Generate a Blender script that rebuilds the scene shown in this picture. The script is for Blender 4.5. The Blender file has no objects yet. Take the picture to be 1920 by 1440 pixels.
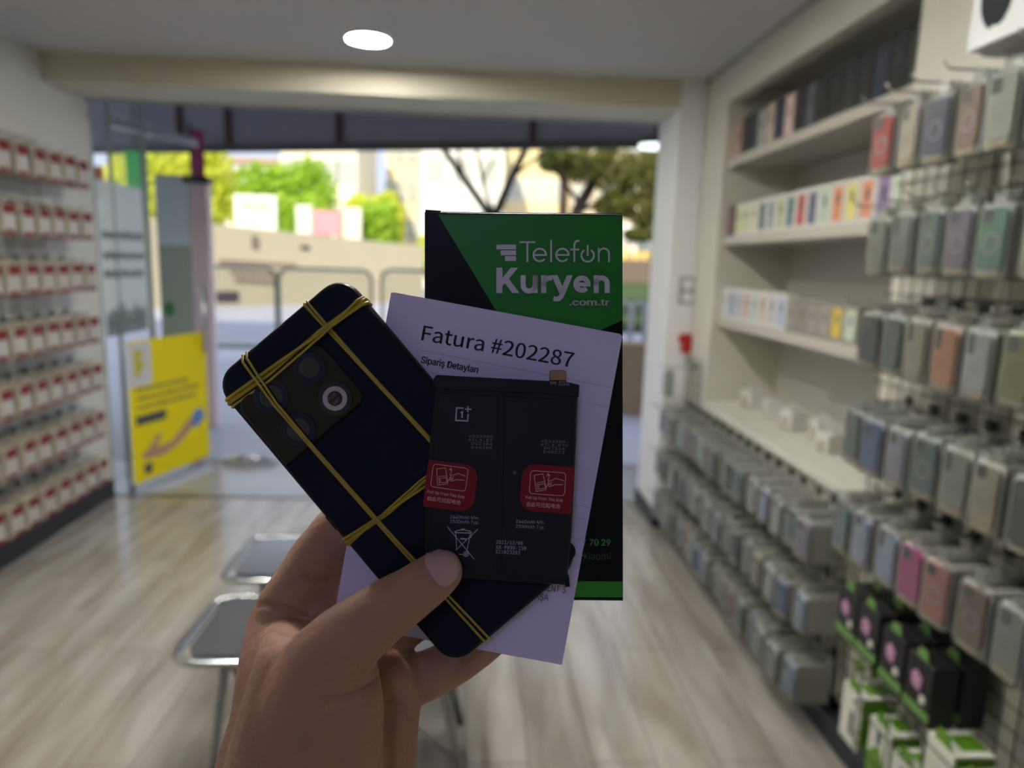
import bpy, bmesh, math, random, os
from mathutils import Vector, Matrix
from mathutils.bvhtree import BVHTree
random.seed(7)
S = bpy.context.scene
COL = S.collection
R = math.radians

# ------------------------------------------------------------------ camera, sky, sun, exposure
W, H = 1920, 1440
FPX = 1332.0
CAMH = 1.45
fw = Vector((-70, 227, -FPX)).normalized()              # room forward seen from the camera
dn = Vector((-241, -7899, -FPX)); dn = (dn - fw * dn.dot(fw)).normalized()
up = -dn
rt = fw.cross(up)
M3 = Matrix((rt, fw, up))                               # camera axes -> room axes
CP = Vector((0, 0, CAMH))
cam_d = bpy.data.cameras.new('camera'); cam = bpy.data.objects.new('camera', cam_d); COL.objects.link(cam)
cam.matrix_world = Matrix.Translation(CP) @ M3.to_4x4()
cam_d.sensor_fit = 'HORIZONTAL'; cam_d.lens = 24.0; cam_d.sensor_width = 24.0 * W / FPX
cam_d.clip_start = 0.01; cam_d.clip_end = 500
cam_d.dof.use_dof = True; cam_d.dof.focus_distance = 0.312; cam_d.dof.aperture_fstop = 6.2
S.camera = cam

wd = bpy.data.worlds.new('sky'); S.world = wd; wd.use_nodes = True
wn = wd.node_tree.nodes; wl = wd.node_tree.links
wn['Background'].inputs[0].default_value = (0.72, 0.80, 1.0, 1); wn['Background'].inputs[1].default_value = 1.15
sun_d = bpy.data.lights.new('sun', 'SUN'); sun = bpy.data.objects.new('sun', sun_d); COL.objects.link(sun)
sun_d.energy = 5.6; sun_d.angle = R(1.5); sun_d.color = (1.0, 0.90, 0.64)
sun.rotation_euler = Vector((0.25, 0.80, -0.62)).to_track_quat('-Z', 'Y').to_euler()
LAMP = 195.0                                              # strength of the ceiling downlights
FILL_REAR = 70.0
S.view_settings.view_transform = 'Standard'; S.view_settings.look = 'None'
S.view_settings.exposure = 0.0; S.view_settings.gamma = 1.0; S.view_settings.use_curve_mapping = False

def ray(u, v):
    return (M3 @ Vector((u - 960, 720 - v, -FPX))).normalized()
def on(u, v, ax, val):                                   # point where the sight line meets an axis plane
    r = ray(u, v); t = (val - CP[ax]) / r[ax]; return CP + r * t

# ------------------------------------------------------------------ materials
MATS = {}
def mat(name, col, rough=0.5, metal=0.0, spec=0.5, emit=None, es=0.0, alpha=1.0, var=0.0, vscale=8.0, bump=0.0, bscale=60.0, trans=0.0, coat=0.0, sss=0.0, stretch=(1, 1, 1)):
    if name in MATS: return MATS[name]
    m = bpy.data.materials.new(name); m.use_nodes = True; MATS[name] = m
    nt = m.node_tree; b = nt.nodes['Principled BSDF']
    b.inputs['Base Color'].default_value = (*col, 1); b.inputs['Roughness'].default_value = rough
    b.inputs['Metallic'].default_value = metal; b.inputs['Specular IOR Level'].default_value = spec
    b.inputs['Alpha'].default_value = alpha; b.inputs['Transmission Weight'].default_value = trans
    b.inputs['Coat Weight'].default_value = coat
    if sss: b.inputs['Subsurface Weight'].default_value = sss; b.inputs['Subsurface Radius'].default_value = (0.006, 0.002, 0.001); b.inputs['Subsurface Scale'].default_value = 1.0
    if emit: b.inputs['Emission Color'].default_value = (*emit, 1); b.inputs['Emission Strength'].default_value = es
    tc = nt.nodes.new('ShaderNodeTexCoord'); mp = nt.nodes.new('ShaderNodeMapping')
    mp.inputs['Scale'].default_value = stretch; nt.links.new(tc.outputs['Object'], mp.inputs['Vector'])
    if var:
        n = nt.nodes.new('ShaderNodeTexNoise'); n.inputs['Scale'].default_value = vscale; n.inputs['Detail'].default_value = 4
        nt.links.new(mp.outputs['Vector'], n.inputs['Vector'])
        mx = nt.nodes.new('ShaderNodeMix'); mx.data_type = 'RGBA'
        mx.inputs['A'].default_value = (*[max(0, c * (1 - var)) for c in col], 1)
        mx.inputs['B'].default_value = (*[min(1, c * (1 + var)) for c in col], 1)
        nt.links.new(n.outputs['Fac'], mx.inputs['Factor']); nt.links.new(mx.outputs['Result'], b.inputs['Base Color'])
    if bump:
        n2 = nt.nodes.new('ShaderNodeTexNoise'); n2.inputs['Scale'].default_value = bscale; n2.inputs['Detail'].default_value = 5
        nt.links.new(mp.outputs['Vector'], n2.inputs['Vector'])
        bp = nt.nodes.new('ShaderNodeBump'); bp.inputs['Strength'].default_value = bump; bp.inputs['Distance'].default_value = 0.002
        nt.links.new(n2.outputs['Fac'], bp.inputs['Height']); nt.links.new(bp.outputs['Normal'], b.inputs['Normal'])
    return m

def floor_mat():
    m = mat('laminate_floor', (0.4, 0.38, 0.33), rough=0.15, spec=0.8)
    nt = m.node_tree; b = nt.nodes['Principled BSDF']
    tc = nt.nodes.new('ShaderNodeTexCoord')
    mp = nt.nodes.new('ShaderNodeMapping'); mp.inputs['Rotation'].default_value = (0, 0, R(90))
    nt.links.new(tc.outputs['Object'], mp.inputs['Vector'])
    br = nt.nodes.new('ShaderNodeTexBrick'); br.inputs['Scale'].default_value = 1.0
    br.inputs['Brick Width'].default_value = 1.25; br.inputs['Row Height'].default_value = 0.19; br.inputs['Mortar Size'].default_value = 0.002
    br.inputs['Color1'].default_value = (0.50, 0.475, 0.435, 1); br.inputs['Color2'].default_value = (0.42, 0.395, 0.36, 1); br.inputs['Mortar'].default_value = (0.2, 0.18, 0.16, 1)
    nt.links.new(mp.outputs['Vector'], br.inputs['Vector'])
    mp2 = nt.nodes.new('ShaderNodeMapping'); mp2.inputs['Scale'].default_value = (9, 1.3, 1)
    nt.links.new(tc.outputs['Object'], mp2.inputs['Vector'])
    n = nt.nodes.new('ShaderNodeTexNoise'); n.inputs['Scale'].default_value = 1.2; n.inputs['Detail'].default_value = 6; n.inputs['Distortion'].default_value = 0.6
    nt.links.new(mp2.outputs['Vector'], n.inputs['Vector'])
    cr = nt.nodes.new('ShaderNodeValToRGB'); cr.color_ramp.elements[0].position = 0.35; cr.color_ramp.elements[1].position = 0.68
    cr.color_ramp.elements[0].color = (0.62, 0.58, 0.54, 1); cr.color_ramp.elements[1].color = (1, 1, 1, 1)
    nt.links.new(n.outputs['Fac'], cr.inputs['Fac'])
    mx = nt.nodes.new('ShaderNodeMix'); mx.data_type = 'RGBA'; mx.blend_type = 'MULTIPLY'; mx.inputs['Factor'].default_value = 1
    nt.links.new(br.outputs['Color'], mx.inputs['A']); nt.links.new(cr.outputs['Color'], mx.inputs['B'])
    nt.links.new(mx.outputs['Result'], b.inputs['Base Color'])
    return m

def clear_mat(name, tint, a, ior=1.35):                            # thin moulded plastic: part see-through, part glossy
    m = bpy.data.materials.new(name); m.use_nodes = True; MATS[name] = m
    nt = m.node_tree; b = nt.nodes['Principled BSDF']; out = nt.nodes['Material Output']
    b.inputs['Base Color'].default_value = (*tint, 1); b.inputs['Roughness'].default_value = 0.12; b.inputs['Specular IOR Level'].default_value = 0.8
    t = nt.nodes.new('ShaderNodeBsdfTransparent'); mx = nt.nodes.new('ShaderNodeMixShader')
    fr = nt.nodes.new('ShaderNodeFresnel'); fr.inputs['IOR'].default_value = ior
    ad = nt.nodes.new('ShaderNodeMath'); ad.operation = 'ADD'; ad.inputs[1].default_value = a; ad.use_clamp = True
    nt.links.new(fr.outputs[0], ad.inputs[0]); nt.links.new(ad.outputs[0], mx.inputs[0])
    nt.links.new(t.outputs[0], mx.inputs[1]); nt.links.new(b.outputs[0], mx.inputs[2]); nt.links.new(mx.outputs[0], out.inputs['Surface'])
    return m

# ------------------------------------------------------------------ mesh builder
class MB:
    def __init__(s): s.v = []; s.f = []; s.m = []; s.sm = []
    def add(s, vs, fs, mi=0, smooth=False):
        o = len(s.v); s.v += [tuple(p) for p in vs]
        for f in fs: s.f.append(tuple(i + o for i in f)); s.m.append(mi); s.sm.append(smooth)
        return s
    def box(s, x0, x1, y0, y1, z0, z1, mi=0):
        vs = [(x, y, z) for x in (x0, x1) for y in (y0, y1) for z in (z0, z1)]
        return s.add(vs, [(0, 1, 3, 2), (4, 6, 7, 5), (0, 4, 5, 1), (2, 3, 7, 6), (0, 2, 6, 4), (1, 5, 7, 3)], mi)
    def rbox(s, x0, x1, y0, y1, z0, z1, r, mi=0):        # box with its long edges (along z) and rims softened
        vs = []; n = 3; ring = []
        for cx, cy, a0 in ((x1 - r, y1 - r, 0), (x0 + r, y1 - r, 90), (x0 + r, y0 + r, 180), (x1 - r, y0 + r, 270)):
            for k in range(n + 1):
                a = R(a0 + 90 * k / n); ring.append((cx + r * math.cos(a), cy + r * math.sin(a)))
        c = min(r * 0.5, (z1 - z0) * 0.3); mx_, my_ = (x0 + x1) / 2, (y0 + y1) / 2
        def sh(k): return [(mx_ + (x - mx_) * (1 - 2 * k / (x1 - x0)), my_ + (y - my_) * (1 - 2 * k / (y1 - y0))) for x, y in ring]
        N = len(ring); lv = [(sh(c), z0), (ring, z0 + c), (ring, z1 - c), (sh(c), z1)]
        for rg, z in lv: vs += [(x, y, z) for x, y in rg]
        fs = [tuple(reversed(range(N))), tuple(range(3 * N, 4 * N))]
        for l in range(3):
            for i in range(N): j = (i + 1) % N; fs.append((l * N + i, l * N + j, (l + 1) * N + j, (l + 1) * N + i))
        return s.add(vs, fs, mi)
    def prism(s, pts, z0, z1, mi=0, tf=None, smooth=False):
        N = len(pts); vs = [(x, y, z0) for x, y in pts] + [(x, y, z1) for x, y in pts]
        if tf: vs = [tf(Vector(p)) for p in vs]
        fs = [tuple(reversed(range(N))), tuple(range(N, 2 * N))] + [(i, (i + 1) % N, N + (i + 1) % N, N + i) for i in range(N)]
        return s.add(vs, fs, mi, smooth)
    def tube(s, pts, r, n=8, mi=0, closed=False, flat=1.0, upv=None):
        pts = [Vector(p) for p in pts]; N = len(pts); rs = r if isinstance(r, (list, tuple)) else [r] * N
        vs = []; prev = None
        for i, p in enumerate(pts):
            a = pts[(i - 1) % N] if (i or closed) else p; b = pts[(i + 1) % N] if (i < N - 1 or closed) else p
            d = (b - a).normalized()
            if prev is None:
                q = Vector(upv) if upv else (Vector((0, 0, 1)) if abs(d.z) < 0.9 else Vector((1, 0, 0)))
            else: q = prev
            q = (q - d * q.dot(d)).normalized(); w = d.cross(q); prev = q
            for k in range(n):
                t = 2 * math.pi * k / n; vs.append(p + q * math.cos(t) * rs[i] * flat + w * math.sin(t) * rs[i])
        fs = []
        for i in range(N if closed else N - 1):
            j = (i + 1) % N
            for k in range(n): l = (k + 1) % n; fs.append((i * n + k, i * n + l, j * n + l, j * n + k))
        if not closed: fs += [tuple(reversed(range(n))), tuple(range((N - 1) * n, N * n))]
        return s.add(vs, fs, mi, True)
    def disc(s, c, r, z0, z1, n=32, mi=0, tf=None):
        return s.prism([(c[0] + r * math.cos(2 * math.pi * k / n), c[1] + r * math.sin(2 * math.pi * k / n)) for k in range(n)], z0, z1, mi, tf)
    def ring(s, c, r0, r1, z0, z1, n=40, mi=0):
        vs = []
        for r, z in ((r0, z0), (r1, z0), (r1, z1), (r0, z1)):
            vs += [(c[0] + r * math.cos(2 * math.pi * k / n), c[1] + r * math.sin(2 * math.pi * k / n), z) for k in range(n)]
        fs = []
        for a in range(4):
            b = (a + 1) % 4
            for k in range(n): l = (k + 1) % n; fs.append((a * n + k, b * n + k, b * n + l, a * n + l))
        return s.add(vs, fs, mi)
    def ball(s, c, r, n=10, mi=0, sc=(1, 1, 1)):
        vs = []; fs = []; m = n // 2
        for i in range(m + 1):
            t = math.pi * i / m
            for k in range(n):
                p = 2 * math.pi * k / n
                vs.append((c[0] + r * sc[0] * math.sin(t) * math.cos(p), c[1] + r * sc[1] * math.sin(t) * math.sin(p), c[2] + r * sc[2] * math.cos(t)))
        for i in range(m):
            for k in range(n): l = (k + 1) % n; fs.append((i * n + k, (i + 1) * n + k, (i + 1) * n + l, i * n + l))
        return s.add(vs, fs, mi, True)
    def build(s, name, mats, parent=None, loc=None):
        me = bpy.data.meshes.new(name); me.from_pydata(s.v, [], s.f); me.update()
        if not isinstance(mats, (list, tuple)): mats = [mats]
        for m in mats: me.materials.append(m)
        me.polygons.foreach_set('material_index', s.m); me.polygons.foreach_set('use_smooth', s.sm)
        o = bpy.data.objects.new(name, me); COL.objects.link(o)
        if parent: o.parent = parent
        if loc is not None: o.location = loc
        return o
def tag(o, label=None, cat=None, group=None, kind=None):
    if label: o['label'] = label
    if cat: o['category'] = cat
    if group: o['group'] = group
    if kind: o['kind'] = kind
    return o
def empty(name, loc=(0, 0, 0), rz=0, label=None, cat=None, group=None):
    o = bpy.data.objects.new(name, None); COL.objects.link(o); o.location = loc; o.rotation_euler = (0, 0, rz)
    o.empty_display_size = 0.05
    return tag(o, label, cat, group)
def struct(name, mb, m): o = mb.build(name, m); o['kind'] = 'structure'; return o
def dup(o, parent=None):
    c = o.copy(); COL.objects.link(c); c.parent = parent
    for ch in list(o.children): dup(ch, c)
    return c

FONTDIR = os.path.join(bpy.utils.resource_path('LOCAL'), 'datafiles', 'fonts')
def font(fn):
    try: return bpy.data.fonts.load(os.path.join(FONTDIR, fn), check_existing=True)
    except Exception: return None
F_SANS = font('Noto Sans CJK Regular.woff2'); F_INTER = font('Inter.woff2'); F_MONO = font('DejaVuSansMono.woff2')
CAPH = {}
def cap_of(f):
    k = f.name if f else ''
    if k not in CAPH: CAPH[k] = max(v.y for v in text_geo('H', f)[0])
    return CAPH[k]
def text_geo(txt, f=None, bold=0.0, spacing=1.0):
    """flat mesh of a line of writing, cap height about 1, starting at the origin"""
    c = bpy.data.curves.new('t', 'FONT'); c.body = txt; c.size = 1.0; c.resolution_u = 4; c.space_character = spacing
    if f: c.font = f
    o = bpy.data.objects.new('t', c); COL.objects.link(o)
    dg = bpy.context.evaluated_depsgraph_get(); me = bpy.data.meshes.new_from_object(o.evaluated_get(dg))
    vs = [v.co.copy() for v in me.vertices]; fs = [tuple(p.vertices) for p in me.polygons]
    bpy.data.objects.remove(o); bpy.data.curves.remove(c); bpy.data.meshes.remove(me)
    if bold > 0:                                         # heavier strokes: the letters repeated a hair's breadth aside
        n0 = len(vs); b0 = list(vs); f0 = list(fs)
        for k, (dx, dy) in enumerate(((bold, 0), (-bold, 0), (0, bold * .6), (0, -bold * .6))):
            vs += [v + Vector((dx, dy, .002 * (k + 1))) for v in b0]; fs += [tuple(i + n0 * (k + 1) for i in f) for f in f0]
    return vs, fs

# ------------------------------------------------------------------ shared materials
M_wall = mat('warm_white_paint', (0.70, 0.68, 0.61), 0.6, var=0.03, vscale=3)
M_ceil = mat('ceiling_paint', (0.62, 0.61, 0.61), 0.8, var=0.02)
M_beam = mat('beam_paint', (0.62, 0.59, 0.47), 0.7)
M_cab = mat('cabinet_cream', (0.68, 0.66, 0.57), 0.45, var=0.02)
M_white = mat('white_paint', (0.9, 0.9, 0.9), 0.45)
M_black = mat('black_skirting', (0.012, 0.013, 0.015), 0.45)
M_wire = mat('dark_wire', (0.06, 0.065, 0.06), 0.4, metal=0.6)
M_wirel = mat('pale_wire', (0.42, 0.42, 0.40), 0.4, metal=0.4)
M_chrome = mat('chrome', (0.62, 0.64, 0.66), 0.18, metal=1.0)
M_hookp = mat('black_clip', (0.015, 0.015, 0.015), 0.5)
M_lamp = mat('lamp_glow', (1, 1, 1), 0.5, emit=(1.0, 0.975, 0.90), es=LAMP)
M_fillr = mat('rear_fill_glow', (1, 1, 1), 0.5, emit=(0.54, 0.55, 1.0), es=FILL_REAR)

# ------------------------------------------------------------------ room shell
XL, XR, YB, YO, ZC, ZS, YN = -2.155, 1.18, 3.83, 4.25, 2.41, 2.277, -2.6
struct('floor', MB().box(-2.3, 1.75, YN - .1, 4.25, -0.12, 0), floor_mat())
struct('ceiling', MB().box(-2.3, 1.75, YN - .1, YB, ZC, ZC + .12), M_ceil)
struct('trim_1', MB().box(XL, 1.8, YB, YO, ZS, ZC + .12), [M_beam]).data.materials[0] = M_beam
struct('wall_left', MB().box(-2.3, XL, YN - .1, YO, 0, ZC + .1), M_wall)
struct('wall_rear', MB().box(-2.3, 1.75, YN - .1, YN, 0, ZC), M_wall)
struct('wall_right', MB().box(1.55, 1.75, YN - .1, YO, 0, ZC), M_wall)
struct('wall_front', MB().box(1.05, 1.55, YB - .02, YO, 0, ZC), M_white)
struct('baseboard_left', MB().box(XL, XL + .018, YN, YO - .02, 0, .105), M_black)
struct('baseboard_front', MB().box(1.038, 1.18, YB - .034, YB - .02, 0, .09).box(1.034, 1.05, YB - .034, YO, 0, .09), M_black)
struct('trim_2', MB().box(XL, 1.05, 4.22, 4.29, -.02, .006), mat('threshold_metal', (.35, .35, .36), .35, metal=.9))
struct('trim_3', MB().box(XL, 1.05, YO - .03, YO, ZS - .012, ZS), mat('grey_frame', (.35, .35, .35), .5))
struct('trim_4', MB().box(1.165, 1.185, -1.5, YB - .02, ZC - .022, ZC), mat('moulding_grey', (.42, .41, .36), .6))

def downlight(x, y, m, lab):
    t = empty('ceiling_downlight', (x, y, ZC), 0, lab, 'light')
    MB().ring((0, 0), .092, .108, -.008, 0).build('rim', M_white, t)
    MB().disc((0, 0), .094, -.005, -.001).build('lamp_disc', m, t)
downlight(-.489, 3.366, M_lamp, 'round glowing downlight in the ceiling near the shop front')
downlight(.02, 2.30, M_lamp, 'round downlight above the open shelves, out of the picture')  # extra lamp added out of view to brighten the right fascia
downlight(.05, 1.25, M_lamp, 'round downlight above the right display side, out of the picture')
downlight(-1.25, 1.55, M_lamp, 'round downlight above the left display side, out of the picture')
downlight(-.35, -1.3, M_fillr, 'round cool downlight in the rear of the shop behind the viewer')  # added fill lamp, tinted blue to cool the light on the held things

# ------------------------------------------------------------------ right cabinet: carcass, shelves, worktop
cab = empty('display_cabinet', (1.18, 2.7, 0), 0, 'cream built-in wall cabinet with three open shelves above a worktop, right wall', 'cabinet')
def rel(mb, name, m, root):
    o = mb.build(name, m, root); o.location = -Vector(root.location); return o
Y0, Y1 = 1.98, 3.47
rel(MB().box(XR, 1.55, Y1, YB - .04, .1, ZC - .02), 'end_panel', M_cab, cab)
rel(MB().box(XR, 1.24, Y0 - .3, Y1, 2.235, ZC - .02), 'fascia', M_cab, cab)
rel(MB().box(XR + .06, 1.55, Y0 - .3, Y1, 2.31, 2.33), 'niche_top', M_cab, cab)
rel(MB().box(1.535, 1.549, Y0, Y1, .8, 2.31), 'back_panel', mat('niche_back', (.60, .58, .52), .5), cab)
rel(MB().box(1.19, 1.535, Y0, Y1, .10, .76), 'base_unit', M_cab, cab)
rel(MB().box(1.165, 1.535, Y0, Y1, .762, .795), 'worktop', mat('worktop_cream', (.72, .71, .62), .35), cab)
rel(MB().box(XR, 1.55, Y0 - .20, Y0, .10, 2.31), 'side_post', M_cab, cab)
rel(MB().box(1.20, 1.54, -1.2, Y1 + .3, 0, .1), 'plinth', M_black, cab)
M_shelf = mat('shelf_greige', (.52, .49, .43), .4)
SH = [(1.935, 1.975), (1.572, 1.612), (1.185, 1.225)]
for k, (a, b) in enumerate(SH):
    rel(MB().box(1.20, 1.534, Y0, Y1, a, b), 'shelf', M_shelf, cab)
struct('trim_5', MB().box(1.178, 1.2, -1.2, Y0 - .2, .1, ZC - .02), M_cab)
struct('baseboard_right', MB().box(1.135, 1.165, -1.2, YB - .04, 0, .085), mat('navy_plinth', (.025, .03, .042), .5))

# phone boxes on the shelves
def shelf_box(y, z, h, col, body, lab, grp, w=.084, d=.05, x=1.222):
    t = empty('phone_box', (x, y, z), 0, lab, 'box', grp)
    mb = MB().rbox(0, d, -w / 2, w / 2, 0, h, .002); mb.build('carton', body, t)
    MB().box(-.0008, .0004, -w * .36, w * .36, h * .10, h * .88).build('cover_picture', col, t)
    MB().box(-.0016, -.0006, -w * .14, w * .05, h * .48, h * .72).build('printed_phone', M_shade, t)
    return t
M_shade = mat('printed_dark', (.06, .06, .07), .3)
BOXW = mat('box_white', (.72, .71, .66), .4); BOXK = mat('box_black', (.025, .025, .028), .35)
def pm(c): return mat('print_%02d_%02d_%02d' % tuple(int(x * 99) for x in c), c, .35)
ordw = ['first', 'second', 'third', 'fourth', 'fifth', 'sixth', 'seventh', 'eighth', 'ninth', 'tenth', 'eleventh', 'twelfth', 'thirteenth', 'fourteenth', 'fifteenth', 'sixteenth', 'seventeenth', 'eighteenth', 'nineteenth', 'twentieth']
row1 = [('peach', (.6, .38, .28)), ('black', (.02, .02, .025)), ('navy black', (.02, .025, .045)), ('grey', (.4, .42, .4)), ('beige', (.6, .48, .38)), ('dark blue', (.02, .03, .08)), ('pale pink', (.75, .55, .5)), ('black', (.02, .02, .02)), ('slate', (.10, .11, .13)), ('black', (.015, .015, .015)), ('black', (.02, .02, .02)), ('charcoal', (.03, .03, .03)), ('black', (.02, .02, .02)), ('dark navy', (.03, .04, .07)), ('black', (.02, .02, .02)), ('black', (.03, .03, .02))]
y = Y1 - .05
for i, (cn, c) in enumerate(row1):
    shelf_box(y, 1.9755, .165 + .006 * (i % 3), pm(c), BOXK if sum(c) < 1 else pm(tuple(v * .8 for v in c)), 'tall phone box with %s front, %s from window end, top shelf' % (cn, ordw[i]), 'phone boxes on the top shelf'); y -= .0915
row2 = [('plum', (.25, .10, .12)), ('lime', (.65, .68, .32)), ('lime', (.62, .66, .34)), ('cream', (.7, .66, .5)), ('dark blue and amber', (.06, .09, .14)), ('grey blue', (.3, .33, .4)), ('pale olive', (.5, .52, .3)), ('teal', (.08, .2, .24)), ('red', (.5, .06, .06)), ('indigo', (.12, .12, .24)), ('pale green', (.5, .6, .48)), ('orange', (.7, .28, .14)), ('yellow', (.75, .65, .2)), ('coral', (.75, .3, .18)), ('violet', (.3, .2, .4)), ('pale green', (.55, .65, .5))]
y = Y1 - .05
for i, (cn, c) in enumerate(row2):
    shelf_box(y, 1.6125, .145, pm(c), BOXW if i else BOXK, 'white phone box, %s picture, %s from window end, middle shelf' % (cn, ordw[i]), 'phone boxes on the middle shelf'); y -= .0915
row3 = [('white', (.7, .7, .68)), ('blue and orange', (.3, .35, .5)), ('lilac', (.5, .48, .58)), ('rose', (.6, .4, .38)), ('mint', (.5, .6, .58)), ('sand', (.62, .52, .42)), ('grey lilac', (.55, .52, .56)), ('pale blue', (.45, .5, .7))]
y = Y1 - .05
for i, (cn, c) in enumerate(row3):
    shelf_box(y, 1.2255, .142, pm(c), BOXW, 'white phone box, %s picture, %s from window end, bottom shelf' % (cn, ordw[i]), 'phone boxes on the bottom shelf'); y -= .0915
M_olive = mat('smoky_plastic', (.28, .27, .23), .2)
for i, (cn, c) in enumerate([('smoky grey', (.3, .29, .25)), ('brown', (.25, .2, .16)), ('smoky', (.33, .3, .26)), ('taupe', (.35, .3, .26)), ('yellow', (.7, .5, .06)), ('pale green', (.55, .62, .5))]):
    shelf_box(y, 1.2255, .125, pm(c), M_olive, 'clear pack with %s front beside the white boxes, %s of these' % (cn, ordw[i]), 'packs on the bottom shelf'); y -= .088

# white charger cartons on the worktop
for i, (x, y, w, h, rz) in enumerate([(1.36, 3.33, .10, .085, .1), (1.36, 3.10, .09, .08, -.2), (1.36, 2.88, .085, .085, .15), (1.38, 2.66, .08, .09, -.1), (1.33, 2.50, .07, .075, .25)]):
    t = empty('charger_carton', (x, y, .7955), rz, 'small white open-sided charger carton on the worktop, %s from the window' % ordw[i], 'box', 'white cartons on the worktop')
    MB().rbox(-.035, .035, -w / 2, w / 2, 0, h, .006).build('carton', BOXW, t)
    MB().box(-.037, -.0352, -w * .32, w * .3, .004, h * .62).build('window', mat('beige_window', (.45, .42, .33), .3), t)
    MB().tube([(0, -w * .3, h), (0, -w * .3, h + .02), (0, w * .3, h + .02), (0, w * .3, h)], .004).build('handle', BOXW, t)

# small fittings on the pier
t = empty('wall_socket', (1.145, YB - .021, 1.337), 0, 'round-cornered double switch plate with two white buttons on the pier', 'switch')
MB().rbox(-.045, .045, -.012, 0, -.075, .075, .004).build('plate', mat('plate_grey', (.35, .35, .33), .3), t)
for z in (-.035, .035):
    MB().prism([(.028 * math.cos(a * .3927), z + .028 * math.sin(a * .3927)) for a in range(16)], 0, .014, tf=lambda p: (p.x, -.013 - p.z, p.y)).build('button', M_white, t)
t = empty('fire_alarm_horn', (1.16, YB - .021, 1.06), 0, 'small red alarm fitting on the pier below the switch plate', 'alarm')
MB().rbox(-.03, .03, -.045, 0, -.055, .045, .012).build('body', mat('alarm_red', (.42, .012, .012), .35), t)
MB().box(-.045, -.03, -.035, -.01, .0, .04).build('lever', mat('alarm_red', (.42, .012, .012)), t)

# ------------------------------------------------------------------ wire grids
def grid(name, x, ya, yb, za, zb, m, lab, sx=.05, sz=.05, r=.0022):
    mb = MB(); y = ya
    while y <= yb + 1e-6: mb.tube([(0, y, za), (0, y, zb)], r, 4); y += sx
    z = za
    while z <= zb + 1e-6: mb.tube([(0, ya, z), (0, yb, z)], r, 4); z += sz
    o = mb.build(name, m, None, (x, 0, 0)); return tag(o, lab, 'display grid')
grid('wire_grid', 1.165, .55, Y0 - .0, .10, 1.90, M_wire, 'tall dark wire grid panel on the near part of the right wall')
grid('wire_grid', 1.160, Y0 + .03, 3.78, .10, .76, M_wire, 'low dark wire grid panel below the cream worktop')
grid('wire_grid', 1.158, 3.50, 3.79, .76, 1.00, M_wire, 'small dark wire grid piece standing above the worktop beside the pier')
grid('wire_grid', XL + .02, 1.6, 3.72, .12, 1.97, M_wirel, 'pale wire grid panel on the left wall behind the red and white packs')

# ------------------------------------------------------------------ blister packs with phone cases
M_shell = clear_mat('clear_blister', (.60, .62, .58), .10, 1.42)
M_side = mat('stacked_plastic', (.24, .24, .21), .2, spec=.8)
M_gold = mat('gold_strip', (.55, .47, .30), .35)
CC = {'clear': (.36, .37, .33), 'red': (.42, .04, .04), 'wine': (.25, .05, .08), 'indigo': (.10, .10, .17), 'brown': (.26, .16, .12), 'grey': (.30, .31, .31), 'purple': (.22, .17, .26), 'green': (.10, .24, .17), 'dark green': (.04, .10, .08), 'peach': (.75, .34, .14), 'olive': (.28, .28, .05), 'black': (.03, .035, .045), 'blue': (.09, .18, .45), 'pale blue': (.45, .56, .78), 'mint': (.5, .75, .55), 'magenta': (.62, .06, .36), 'pink': (.6, .22, .22), 'lilac': (.40, .36, .50), 'silver': (.62, .63, .64), 'teal': (.12, .22, .24), 'sand': (.5, .45, .33), 'rose': (.45, .2, .2)}
CM = {k: mat('case_' + k.replace(' ', '_'), v, .25, spec=.6, var=.25, vscale=25) for k, v in CC.items()}
PW, PH, PD = .083, .150, .0135
PROTO = {}
def rr(w, h, r, n=4, cx=0, cy=0):
    pts = []
    for sx, sy, a0 in ((1, 1, 0), (-1, 1, 90), (-1, -1, 180), (1, -1, 270)):
        for k in range(n + 1):
            a = R(a0 + 90 * k / n); pts.append((cx + sx * (w / 2 - r) + r * math.cos(a), cy + sy * (h / 2 - r) + r * math.sin(a)))
    return pts
XZ = lambda p: Vector((p.x, -p.z, p.y))                   # drawing plane -> upright, depth towards -y
def shell_mesh(m, name, parent):
    mb = MB(); o = rr(PW, PH, .013, 4, 0, -PH / 2 - .012); i = rr(PW - .008, PH - .008, .010, 4, 0, -PH / 2 - .012); N = len(o)
    vs = [XZ(Vector((x, y, z))) for pts, z in ((o, 0), (o, .002), (i, PD - .002), (rr(PW - .014, PH - .014, .009, 4, 0, -PH / 2 - .012), PD)) for x, y in pts]
    fs = [tuple(reversed(range(N))), tuple(range(3 * N, 4 * N))]
    for l in range(3):
        for a in range(N): b = (a + 1) % N; fs.append((l * N + a, l * N + b, (l + 1) * N + b, (l + 1) * N + a))
    mb.add(vs, fs, 0, False)
    mb.prism([(-.017, -.012), (.017, -.012), (.012, .004), (-.012, .004)], 0, .0015, 0, XZ)
    mb.prism([(-.012, .004), (-.003, .004), (-.003, .010), (-.012, .010)], 0, .0015, 0, XZ)
    mb.prism([(.003, .004), (.012, .004), (.012, .010), (.003, .010)], 0, .0015, 0, XZ)
    mb.prism([(-.012, .010), (.012, .010), (.009, .014), (-.009, .014)], 0, .0015, 0, XZ)
    return mb.build(name, m, parent)
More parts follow.
